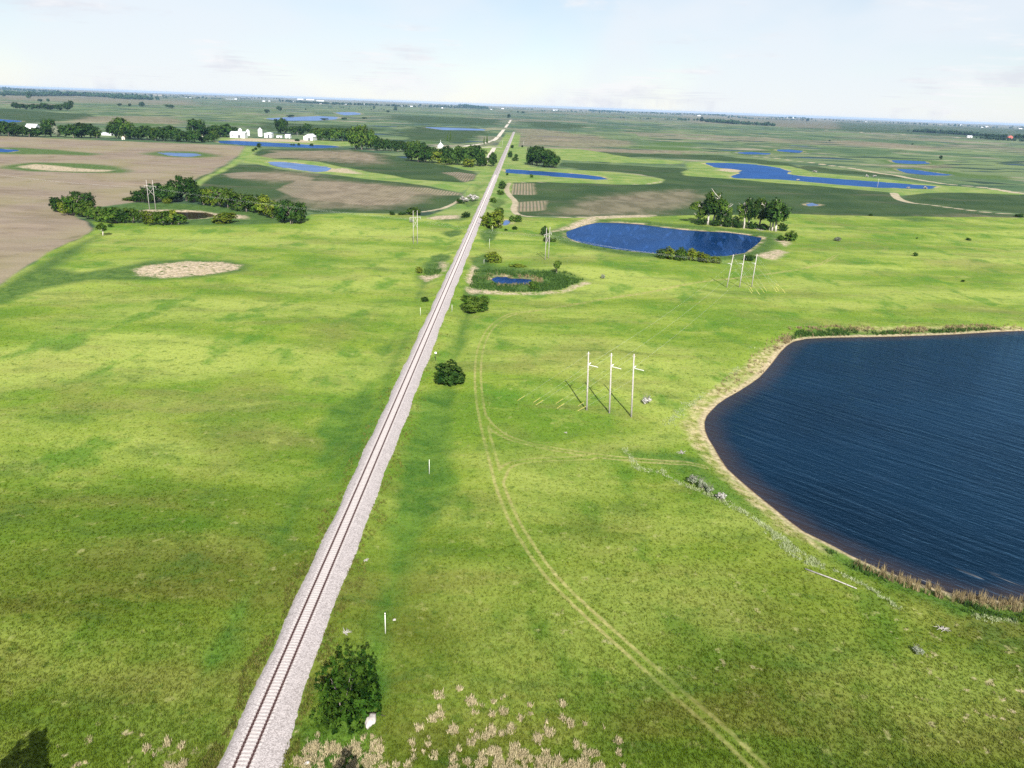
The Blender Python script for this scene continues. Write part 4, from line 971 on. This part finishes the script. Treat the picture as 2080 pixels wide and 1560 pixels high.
# posts along the right of way
MAT['post'] = plain('white_painted_post', (.66, .66, .62), (.80, .80, .76), 6., .6)
MAT['darkpost'] = plain('dark_steel_post', (.05, .05, .045), (.10, .10, .09), 6., .6)
def post(bp, hpx, label, mat='post', r=.06, plate=False, name='marker_post'):
    p = at(*bp); k = pxm(p); v = np.array(p) - CAM; dep = math.atan2(-v[2], math.hypot(v[0], v[1])); h = hpx / k / math.cos(dep)
    root = empty(name, p, 0, label, 'post', 'posts along the railway')
    b = MB(); b.tube([(0, 0, -.3), (0, 0, h * .96), (0, 0, h)], [r, r, r * .6], 10); b.build('shaft', MAT[mat], root, True)
    if plate:
        b = MB(); b.box(-.28, .28, -.11, -.085, h - .62, h - .12); b.build('plate', MAT['post'], root)
    else:
        b = MB(); b.tube([(0, 0, h - .30), (0, 0, h - .22)], r * 1.25, 10); b.build('band', MAT['darkpost'], root)
post((783, 1287), 40, 'white post standing right of the juniper clump', r=.07)
post((872, 963), 29, 'white post in the dark grass between railway and wheel track')
post((885, 733), 19, 'dark signpost with small pale plate above the round dark bush', 'darkpost', .06, True, 'signpost')
post((918, 633), 14, 'white post at the right foot of the railway bank left of the dome bush')
post((854, 641), 16, 'white post at the left foot of the railway bank')
post((983, 536), 9, 'short white post at the upper left corner of the marsh')
post((994, 505), 20, 'thin white post right of the railway below the lime bush')
post((1000, 470), 11, 'far thin white post near the small bank pond')
for bp, h, lb in (((1020, 299), 13, 'thin pole beside the level crossing'), ((1063, 300), 12, 'thin pole right of the far railway'), ((1782, 381), 18, 'lone thin pole by the right dirt road'), ((447, 278), 12, 'thin pole left of the white sheds'), ((604, 278), 10, 'thin pole beside the white barn')):
    p = at(*bp); k = pxm(p); root = empty('utility_pole', p, 0, lb, 'utility pole', 'far single poles'); hh = h / k
    pole_part((0, 0, 0), hh, (0, 0), root, .2)
    rod((-1., 0, hh * .9), (1., 0, hh * .9), .08).build('crossarm', MAT['pole'], root)

# ------------------------------------------------------------------ stones and wood on the grass
MAT['stone'] = plain('pale_boulder', (.27, .245, .225), (.45, .42, .395), 2.2, .9, .5)
MAT['deadwood'] = plain('grey_deadwood', (.20, .185, .165), (.36, .335, .31), 6., .9, .3)
MAT['darkstick'] = plain('dark_stick', (.02, .017, .014), (.05, .04, .03), 6., .9)
def boulder(bp, wx, wy, wz, label, rot=0.):
    p = at(*bp); bm = bmesh.new(); bmesh.ops.create_icosphere(bm, subdivisions=4, radius=1.0)
    ph = [random.uniform(0, 6) for _ in range(9)]
    for v in bm.verts:
        c = v.co; k = 1 + .13 * math.sin(3 * c.x + ph[0]) + .11 * math.sin(3.7 * c.y + ph[1]) + .10 * math.sin(4.1 * c.z + ph[2]) + .05 * math.sin(9 * c.x + 7 * c.y + ph[3]) + .04 * math.sin(13 * c.y - 9 * c.z + ph[4])
        v.co = Vector((c.x * wx * k, c.y * wy * k, max(c.z, -.35) * wz * k))
    me = bpy.data.meshes.new('boulder'); bm.to_mesh(me); bm.free(); me.polygons.foreach_set('use_smooth', [True] * len(me.polygons))
    o = link('boulder', me, None, MAT['stone']); o.location = p; o.rotation_euler.z = rot; return tag(o, label, 'boulder')
boulder((753, 1466), .68, 1.25, .55, 'large pale boulder beside the juniper clump', -.2)
boulder((622, 1551), .38, .30, .22, 'small white stone at the bottom edge by the gravel bed', .5)
boulder((801, 1259), .25, .2, .16, 'small white stone right of the white post')
p = at(757, 1457); b = MB(); z = .62; b.tube([(-.75, .0, z * .6), (0, .03, z + .02), (.8, .06, z * .7), (1.6, .1, .15)], [.05, .06, .05, .03], 7); o = b.build('stick', MAT['darkstick']); o.location = p; tag(o, 'dark stick lying across the large pale boulder', 'stick')
a, b_ = at(1635, 1157), at(1740, 1197)
b = MB(); L = b_ - a; b.tube([Vector((0, 0, .16)), L * .5 + Vector((.1, .05, .17)), L + Vector((0, 0, .13))], [.13, .115, .08], 9); o = b.build('fallen_pole', MAT['deadwood'], None, True); o.location = a; tag(o, 'long grey fallen pole lying in the grass below the lake', 'fallen pole')
def brush(bp, size, label, n_=16):
    p = at(*bp); b = MB()
    for _ in range(n_):
        a = random.uniform(0, 6.28); l = size * random.uniform(.4, 1.); s = Vector((random.uniform(-.3, .3) * size, random.uniform(-.3, .3) * size, .05)); e = s + Vector((math.cos(a) * l, math.sin(a) * l, random.uniform(.05, .5) * size * .5))
        b.tube([s, (s + e) / 2 + Vector((0, 0, .1)), e], [.06, .045, .015], 5)
    o = b.build('dead_branches', MAT['deadwood']); o.location = p; tag(o, label, 'dead branches')
brush((702, 1285), .9, 'small heap of dead branches between gravel bed and white post')
brush((1915, 1278), 1.1, 'dead branches lying in the grass below the lake corner')
brush((741, 1139), .7, 'pale dead twigs in the grass right of the rails', 10)
brush((1150, 880), .6, 'few pale dead twigs left of the three near poles', 8)
brush((1545, 468), 3.5, 'fallen bleached wood under the cottonwood grove', 30)
brush((1385, 920), 1.2, 'pale driftwood on the grass above the lake beach', 14)

# ------------------------------------------------------------------ buildings
MAT['white'] = plain('white_metal_wall', (.60, .60, .60), (.70, .70, .70), .5, .5)
MAT['greyroof'] = plain('grey_metal_roof', (.38, .40, .44), (.50, .52, .56), .5, .45)
MAT['whiteroof'] = plain('white_roof', (.50, .52, .56), (.60, .62, .66), .5, .5)
MAT['red'] = plain('red_barn_wall', (.36, .07, .05), (.45, .10, .07), .5, .8)
MAT['cream'] = plain('cream_wall', (.52, .50, .40), (.62, .60, .48), .5, .8)
MAT['brownroof'] = plain('brown_roof', (.10, .07, .055), (.16, .11, .09), .5, .8)
MAT['door'] = plain('dark_door', (.05, .05, .055), (.09, .09, .10), .5, .6)
MAT['glass'] = plain('dark_window', (.03, .04, .05), (.06, .07, .09), .5, .2)
MAT['steel'] = plain('galvanised_steel', (.55, .56, .57), (.70, .71, .72), .4, .4, 0., Metallic=.3)
def gable(name, bp, wpx, epx, rpx, depth, wall, roof, label, rz=0., door=True, end=False, small=False, cat='building', group=None):
    """wpx long on the picture, eaves epx high, ridge rpx high"""
    p = at(*bp); k = pxm(p) * (1. if small else 1.18); w, he, hr = wpx / k, epx / k, rpx / k
    root = empty(name, p + Vector((0, depth / 2, 0)), rz, label, cat, group)
    b = MB(); x, y = w / 2, depth / 2
    if end:   # gable end faces the camera
        prof = [(-x, -.5), (x, -.5), (x, he), (0, hr), (-x, he)]
        b.add([(px_, -y, pz) for px_, pz in prof] + [(px_, y, pz) for px_, pz in prof], [(0, 1, 2, 3, 4), (9, 8, 7, 6, 5), (0, 5, 6, 1), (1, 6, 7, 2), (4, 9, 5, 0)])
        r = MB(); o = .35
        for s in (-1, 1):
            r.add([(s * (x + o), -y - o, he - o * (hr - he) / x + .03), (s * (x + o), y + o, he - o * (hr - he) / x + .03), (0, y + o, hr + .03), (0, -y - o, hr + .03),
                   (s * (x + o), -y - o, he - o * (hr - he) / x + .25), (s * (x + o), y + o, he - o * (hr - he) / x + .25), (0, y + o, hr + .25), (0, -y - o, hr + .25)], [(0,1,2,3),(4,5,6,7),(0,1,5,4),(1,2,6,5),(2,3,7,6),(3,0,4,7)])
    else:
        prof = [(-y, -.5), (y, -.5), (y, he), (0, hr), (-y, he)]
        b.add([(-x, py_, pz) for py_, pz in prof] + [(x, py_, pz) for py_, pz in prof], [(0, 1, 2, 3, 4), (9, 8, 7, 6, 5), (0, 5, 6, 1), (1, 6, 7, 2), (4, 9, 5, 0)])
        r = MB(); o = .35
        for s in (-1, 1):
            ez = he - o * (hr - he) / y
            r.add([(-x - o, s * (y + o), ez + .03), (x + o, s * (y + o), ez + .03), (x + o, 0, hr + .03), (-x - o, 0, hr + .03), (-x - o, s * (y + o), ez + .25), (x + o, s * (y + o), ez + .25), (x + o, 0, hr + .25), (-x - o, 0, hr + .25)],
                  [(0,1,2,3),(4,5,6,7),(0,1,5,4),(1,2,6,5),(2,3,7,6),(3,0,4,7)])
    b.build('wall', MAT[wall], root); r.build('roof', MAT[roof], root)
    if door and not small:
        dw = min(4.5, w * .25); d = MB(); dx = w * .12
        d.box(dx - dw / 2, dx + dw / 2, -y - .08, -y - .003, 0, he * .72); d.build('door', MAT['door'], root)
        d = MB(); d.box(-w * .35, -w * .35 + min(2., w * .1), -y - .06, -y - .003, he * .4, he * .7); d.build('window', MAT['glass'], root)
    return root
def bin_(bp, wpx, hpx, label, cone=.28, spire=0., mat='steel', group='white grain bins in the farmyard'):
    p = at(*bp); k = pxm(p); r = wpx / k / 2; h = hpx / k; root = empty('grain_bin', p, 0, label, 'grain bin', group)
    b = MB(); zs = np.linspace(-.3, h * (1 - cone), 13); b.tube([(0, 0, z) for z in zs], [r * (1 + .006 * (i % 2)) for i in range(13)], 24); b.build('wall', MAT[mat], root)
    b = MB(); b.tube([(0, 0, h * (1 - cone) + .01), (0, 0, h * .97), (0, 0, h)], [r * 1.04, r * .14, r * .1], 24); b.build('roof', MAT['whiteroof' if mat != 'steel' else 'steel'], root)
    if spire:
        b = MB(); b.tube([(0, 0, h), (0, 0, h + spire / k)], .25, 6); b.build('mast', MAT['steel'], root)
gable('machine_shed', (482, 280), 35, 9.5, 14, 18, 'white', 'greyroof', 'long white machine shed with grey roof at the left of the farmyard', .04)
bin_((488, 270), 8, 9, 'white grain bin behind the long white shed', .3, 0, 'white'); bin_((504, 276), 7.5, 13, 'white grain bin right of the long shed', .25, 0, 'white'); bin_((529, 277), 9, 17, 'tallest white grain bin in the farmyard', .28, 0, 'white')
gable('storage_building', (544, 280), 17, 10, 12, 14, 'white', 'whiteroof', 'square white building right of the tallest bin', .0, True, True)
gable('low_shed', (567, 280), 13, 3.5, 4.5, 9, 'white', 'whiteroof', 'low white shed in the middle of the farmyard')
gable('farm_shed', (584, 281), 12, 6, 9, 10, 'white', 'greyroof', 'white shed with grey roof left of the white barn')
gable('barn', (627, 285), 22, 8, 14, 24, 'white', 'whiteroof', 'white gable fronted barn with dark doorway at the right of the farmyard', -.08, True, True)
gable('farmhouse', (408, 278), 10, 4, 7.5, 9, 'cream', 'brownroof', 'small brown roofed house among trees left of the farmyard')
gable('cottage', (250, 284), 7, 5, 8, 7, 'cream', 'brownroof', 'tiny cream house in front of the tall tree row', .1, True, True)
gable('white_building', (62, 262), 24, 5.5, 11, 14, 'white', 'whiteroof', 'long white roofed building among the dark trees at the left', .1)
gable('white_shed', (92, 262), 7, 5, 7, 9, 'white', 'whiteroof', 'small white shed right of the long roofed building at the left')
gable('grey_bunker', (217, 275), 26, 4, 6, 10, 'steel', 'greyroof', 'long grey low building between the two left tree rows', 0, False)
gable('long_house', (919, 309), 27, 4.5, 7.5, 10, 'white', 'whiteroof', 'white long building behind the big dark wood', 0, True)
bin_((895, 301), 13, 11, 'grey round granary with conical roof and mast behind the dark wood', .62, 5, 'steel', None)
gable('white_shed', (1970, 279.5), 11, 3.2, 4.5, 12, 'white', 'whiteroof', 'white shed alone on the far right plain')
gable('red_barn', (2052, 283), 11, 6, 9, 14, 'red', 'brownroof', 'red barn among trees at the far right', 0, True, True)
far = [(165, 181, 8), (178, 181.5, 10), (185, 181.2, 6), (380, 191, 8), (385, 192.5, 5), (462, 195, 8), (478, 197, 5), (470, 198, 8), (535, 199.5, 5), (545, 200, 5), (590, 202, 14), (610, 202.5, 12), (630, 203, 16), (650, 204, 14), (648, 208, 10), (700, 206, 6), (740, 207.5, 6), (815, 208, 8), (835, 208, 7), (914, 214, 4), (898, 220, 3), (1021, 219, 5), (998, 222, 3),
       (1125, 223.5, 4), (1130, 224, 5), (1258, 229, 4), (1420, 235, 6), (1428, 236, 5), (1555, 236.5, 5), (1562, 237.5, 6), (1600, 238, 5), (1612, 238, 4), (1760, 247, 5), (1953, 252, 4), (1995, 258, 6), (2005, 258, 5), (2074, 258, 7)]
for i, (px, py, wp) in enumerate(far):
    gable('distant_building', (px, py), wp, 1.0, 1.7, 25, 'white', 'whiteroof', 'tiny white building on the hazy far plain', RNG.uniform(-.2, .2), small=True, group='tiny white buildings on the far plain')
# ------------------------------------------------------------------ grass, reeds, flowers
def blades(n_, pos, hmin, hmax, wid, per, lean, seed):
    """per blades per tuft, one narrow triangle each"""
    r = np.random.default_rng(seed); N_ = n_ * per
    base = np.repeat(pos, per, 0) + np.concatenate([r.normal(0, .10, (N_, 2)) * (wid / .05), np.zeros((N_, 1))], 1)
    h = (np.repeat(r.uniform(hmin, hmax, n_), per) * r.uniform(.6, 1.15, N_)); a = r.uniform(0, 2 * PI, N_); ln = r.uniform(.1, lean, N_) * h
    tip = base + np.stack([np.cos(a) * ln, np.sin(a) * ln, h], 1)
    b_ = a + PI / 2 + r.normal(0, .5, N_); s = np.stack([np.cos(b_), np.sin(b_), np.zeros(N_)], 1) * (wid * r.uniform(.6, 1.3, N_))[:, None]
    base[:, 2] -= .03
    V = np.stack([base - s, base + s, tip], 1).reshape(-1, 3)
    return V, np.arange(N_ * 3).reshape(-1, 3), np.repeat(np.repeat(r.random(n_), per) * .6 + r.random(N_) * .4, 3)
def scatter(n_, y0, y1, seed):
    r = np.random.default_rng(seed)
    y = 1 / r.uniform(1 / y1, 1 / y0, n_); x = CAM[0] + (y + 30) * r.uniform(-.84, .84, n_)
    return x, y
x, y = scatter(230000, 50, 300, 1)
z, shr = hgt(x, y, True)
rut = np.full(x.shape, 30.)
for p in RUTS: rut = np.minimum(rut, path_dist(x, y, p))
keep = (shr > 2.2) & ((x > 3.4 + .95 * sstep(92, 58, y) + .4 * RNG.random(len(x))) | (x < -2.95 - .4 * RNG.random(len(x)))) & (np.abs(rut - .8) > .33) & (group_sd(x, y, PASTURE) > 0)
x, y, z, shr = x[keep], y[keep], z[keep], shr[keep]
V, Fc, T = blades(len(x), np.stack([x, y, z], 1), .12, .34, .045, 6, .9, 2)
def spread(a, per): return np.repeat(a, per * 3)
A = ground_attrs(x, y, shr); A = {k: spread(v, 6) for k, v in A.items()}; A['tint'] = T
tag(link('grass', mesh_np('grass', V, Fc, A), None, MAT['grass']), 'short green pasture grass', 'grass', None, 'stuff')

def stuff_blades(name, n_, chooser, hmin, hmax, wid, per, lean, mat, seed, label, y0=50, y1=420):
    x, y = scatter(n_, y0, y1, seed); k = chooser(x, y); x, y = x[k], y[k]; z = hgt(x, y)
    V, Fc, T = blades(len(x), np.stack([x, y, z], 1), hmin, hmax, wid, per, lean, seed + 1)
    tag(link(name, mesh_np(name, V, Fc, dict(tint=T)), None, mat), label, name.replace('_', ' '), None, 'stuff')
def blade_mat(name, c1, c2):
    m, g = material(name); c = g.mix(g.attr('tint'), c1, c2)
    d1 = g.new('ShaderNodeBsdfDiffuse'); d2 = g.new('ShaderNodeBsdfTranslucent'); mx = g.new('ShaderNodeMixShader'); mx.inputs[0].default_value = .35
    g.put(d1.inputs[0], c); g.put(d2.inputs[0], c); g.l.new(d1.outputs[0], mx.inputs[1]); g.l.new(d2.outputs[0], mx.inputs[2]); g.l.new(mx.outputs[0], g.out.inputs[0]); return m
MAT['straw'] = blade_mat('straw_blades', (.27, .225, .12), (.60, .52, .34))
MAT['reed'] = blade_mat('brown_reed', (.13, .10, .05), (.36, .29, .16))
MAT['weed'] = blade_mat('weed_blades', (.035, .060, .010), (.200, .190, .050))
MAT['rush'] = blade_mat('green_rush', (.018, .05, .012), (.075, .14, .03))
MAT['flower'] = blade_mat('pale_flowers', (.22, .28, .11), (.44, .47, .30))
def patchy(x, y, s, thr):
    return (np.sin(x / s + 1.3 * np.sin(y / s * .7)) + np.sin(y / s * 1.3 + 2 * np.sin(x / s * .45)) + .7 * np.sin(x / s * 2.7 + y / s * 3.1)) > thr
_cc = RNG.uniform(0, 1, (7000, 2)); _cc = np.stack([-30 + 75 * _cc[:, 0], 52 + 40 * _cc[:, 1]], 1)
_cd = group_sd(_cc[:, 0], _cc[:, 1], TUFTS + THICK); _th = group_sd(_cc[:, 0], _cc[:, 1], THICK) + RNG.normal(0, .5, len(_cc)) > 0
_cc = _cc[(_cd > -.5) & (RNG.random(len(_cc)) < np.where(_th, .95, .20 * np.clip(1.35 - (_cc[:, 1] - 58) / 26, .12, 1.)))]
_cr = RNG.uniform(.10, .62, len(_cc)) ** 1.4
def clusters(x, y):
    o = np.zeros(x.shape, bool); k = np.nonzero((y < 95) & (group_sd(x, y, TUFTS + THICK) > -1.2))[0]
    if len(k) and len(_cc):
        d = np.hypot((x[k][:, None] - _cc[None, :, 0]), (y[k][:, None] - _cc[None, :, 1]) * .7) / _cr[None]
        o[k] = d.min(1) * RNG.uniform(.7, 1.6, len(k)) < 1.0
    return o
stuff_blades('dry_grass', 420000, clusters, .25, .6, .05, 6, .9, MAT['straw'], 23, 'bleached dry grass clumps along the bottom edge', 50, 95)
stuff_blades('dry_grass', 300000, lambda x, y: ((group_sd(x, y, STRAW) > -.8) & patchy(x, y, .9, -.7)) & (np.abs(x) > 4.9), .25, .66, .05, 6, .8, MAT['straw'], 21, 'pale dry grass tufts in the pasture hollows')
stuff_blades('trackside_weeds', 260000, lambda x, y: ((x > 3.3 + .95 * sstep(92, 58, y)) | (x < -2.9)) & (np.abs(x) < 4.6 + .9 * np.sin(y / 3.1) + .9 * (x > 0)) & patchy(x, y, 1.1, -.9), .22, .55, .05, 6, .8, MAT['weed'], 61, 'rough yellowish weeds fringing the gravel bed of the railway', 50, 300)
lake, pnd, mar = WATER['lake']['poly'], WATER['pond']['poly'], WATER['marsh_pond']['poly']
def reedy(x, y):
    d = -poly_sd(x, y, lake); d2 = -poly_sd(x, y, pnd)
    nshore = (d > .3) & (d < 6.5) & (y > 195) & (x > 82); sshore = (d > .0) & (d < 3.6) & (y < 114)
    return ((nshore & patchy(x, y, 2.2, -.3)) | (sshore & patchy(x, y, 1.6, -1.4)) | ((d2 > .6) & (d2 < 3.0) & patchy(x, y, 2., 0.) ))
stuff_blades('reeds', 150000, reedy, .7, 1.7, .06, 6, .3, MAT['reed'], 31, 'brown and straw coloured reeds along the lake and pond shores')
stuff_blades('rushes', 220000, lambda x, y: ((group_sd(x, y, [LUSH[i] for i in (2, 3, 4, 16, 17)]) > 0) & (np.minimum(-poly_sd(x, y, lake), np.minimum(-poly_sd(x, y, pnd), -poly_sd(x, y, mar))) > 2.2) & patchy(x, y, 1.7, -.1)), .5, 1.2, .06, 6, .35, MAT['rush'], 41, 'dark green rushes in the marsh and on the lake shore')
stuff_blades('rushes', 300000, lambda x, y: (group_sd(x, y, [LUSH[16], LUSH[3], LUSH[2]]) > 0) & (np.minimum(-poly_sd(x, y, lake), -poly_sd(x, y, mar)) > 1.6) & patchy(x, y, 3.1, -.9), .6, 1.5, .10, 6, .35, MAT['rush'], 43, 'dark green rush belt behind the far lake shore and round the marsh', 180, 345)
stuff_blades('reeds', 260000, lambda x, y: (((group_sd(x, y, [LUSH[16]], 20.) > -3.5) & (group_sd(x, y, [LUSH[16]], 20.) < 1.0)) | ((group_sd(x, y, [LUSH[3]], 20.) > 2) & (-poly_sd(x, y, mar) < 5))) & (np.minimum(-poly_sd(x, y, lake), -poly_sd(x, y, mar)) > .6) & patchy(x, y, 2.6, .1), .6, 1.3, .08, 6, .35, MAT['reed'], 47, 'straw coloured reeds behind the far lake shore and inside the marsh', 180, 345)
def flowery(x, y):
    o = np.zeros(x.shape, bool)
    for p, hw in FLOWERS: o |= path_dist(x, y, p, 12.) < hw * (.75 + .35 * np.sin(x * .9 + y * .5)) * (.4 + .8 * RNG.random(x.shape))
    return o & patchy(x, y, .7, -1.3)
stuff_blades('wildflowers', 600000, flowery, .22, .42, .055, 5, 1.4, MAT['flower'], 51, 'pale cream wildflower bands on the grass around the lake', 60, 240)

# ------------------------------------------------------------------ air
m, g = material('haze_air'); MAT['haze'] = m
HAZE = 2.5e-5
v = g.new('ShaderNodeVolumePrincipled'); v.inputs['Color'].default_value = (.34, .56, .92, 1); v.inputs['Density'].default_value = HAZE
g.l.new(v.outputs[0], g.out.inputs['Volume'])
top = max(78.0, float(gz.max()) + 30); bot = float(gz.min()) - 1.0
b = MB(); b.box(-42000, 42000, -900, 38000, bot, top)
tag(b.build('haze', m), 'thin pale haze over the whole plain', 'haze', None, 'stuff')

# ------------------------------------------------------------------ sky and sun
SUN_EL, SUN_AZ = R(34.5), R(180 - 9.5)        # azimuth of the sun measured clockwise from +Y (the track heads along +Y)
w = bpy.data.worlds.new('World'); SC.world = w; w.use_nodes = True
g = NT(w.node_tree); w.node_tree.nodes.clear()
out = g.new('ShaderNodeOutputWorld'); bg = g.new('ShaderNodeBackground'); sky = g.new('ShaderNodeTexSky', sky_type='NISHITA')
sky.sun_disc = False; sky.sun_elevation = SUN_EL; sky.sun_rotation = SUN_AZ; sky.altitude = 300; sky.air_density = 1.0; sky.dust_density = .1; sky.ozone_density = 2.5
d = g.new('ShaderNodeTexCoord').outputs['Generated']; X, Y, Z = g.sep(d)
zz = g.m('MAXIMUM', Z, .012)
comb = g.new('ShaderNodeCombineXYZ'); g.put(comb.inputs[0], g.m('DIVIDE', X, zz)); g.put(comb.inputs[1], g.m('DIVIDE', Y, zz))
n1 = g.noise(g.mapv(comb.outputs[0], (1, 1, 1), (0, 0, .3), (3.1, 1.7, 0)), .32, 6., .58, .3)
n2 = g.noise(g.mapv(d, (1, 1, 3.2), (0, 0, 0), (.3, .1, .0)), 5., 6., .6, .2)
n3 = g.noise(g.mapv(d, (1, 1, 2.2), (0, 0, 0), (4.3, 2.1, 1.0)), 2.2, 4., .55, .3)
n4 = g.noise(g.mapv(d, (1, 1, 3.6), (0, 0, 0), (.3, .13, .05)), 11., 5., .6, .2)
cs = g.m('ADD', g.m('MULTIPLY', n1, .35), g.m('MULTIPLY', n2, .65))
veil = g.m('ADD', .42, g.m('MULTIPLY', g.ramp(n3, .40, .62), .45))
col = g.mix(veil, sky.outputs[0], (7.8, 8.3, 8.9))
cm = g.m('MULTIPLY', g.ramp(cs, .51, .62), .8)
col = g.mix(cm, col, g.mix(g.ramp(n4, .38, .62), (7.0, 7.25, 7.9), (8.7, 8.7, 8.9)))
g.put(bg.inputs[0], col); bg.inputs[1].default_value = .050
g.l.new(bg.outputs[0], out.inputs[0])
ld = bpy.data.lights.new('sun', 'SUN'); ld.energy = 5.0; ld.angle = R(.53); ld.color = (1., .955, .88)
lo = bpy.data.objects.new('sun', ld); COL.objects.link(lo)
tosun = Vector((math.sin(SUN_AZ) * math.cos(SUN_EL), math.cos(SUN_AZ) * math.cos(SUN_EL), math.sin(SUN_EL)))
lo.rotation_euler = (-tosun).to_track_quat('-Z', 'Y').to_euler(); lo.location = (0, -100, 300)

SC.view_settings.view_transform = 'Standard'; SC.view_settings.look = 'None'; SC.view_settings.gamma = 1.0
SC.view_settings.exposure = 1.14
SC.cycles.max_bounces = 6; SC.cycles.diffuse_bounces = 3; SC.cycles.glossy_bounces = 3; SC.cycles.transmission_bounces = 3; SC.cycles.volume_bounces = 0
SC.cycles.use_denoising = False
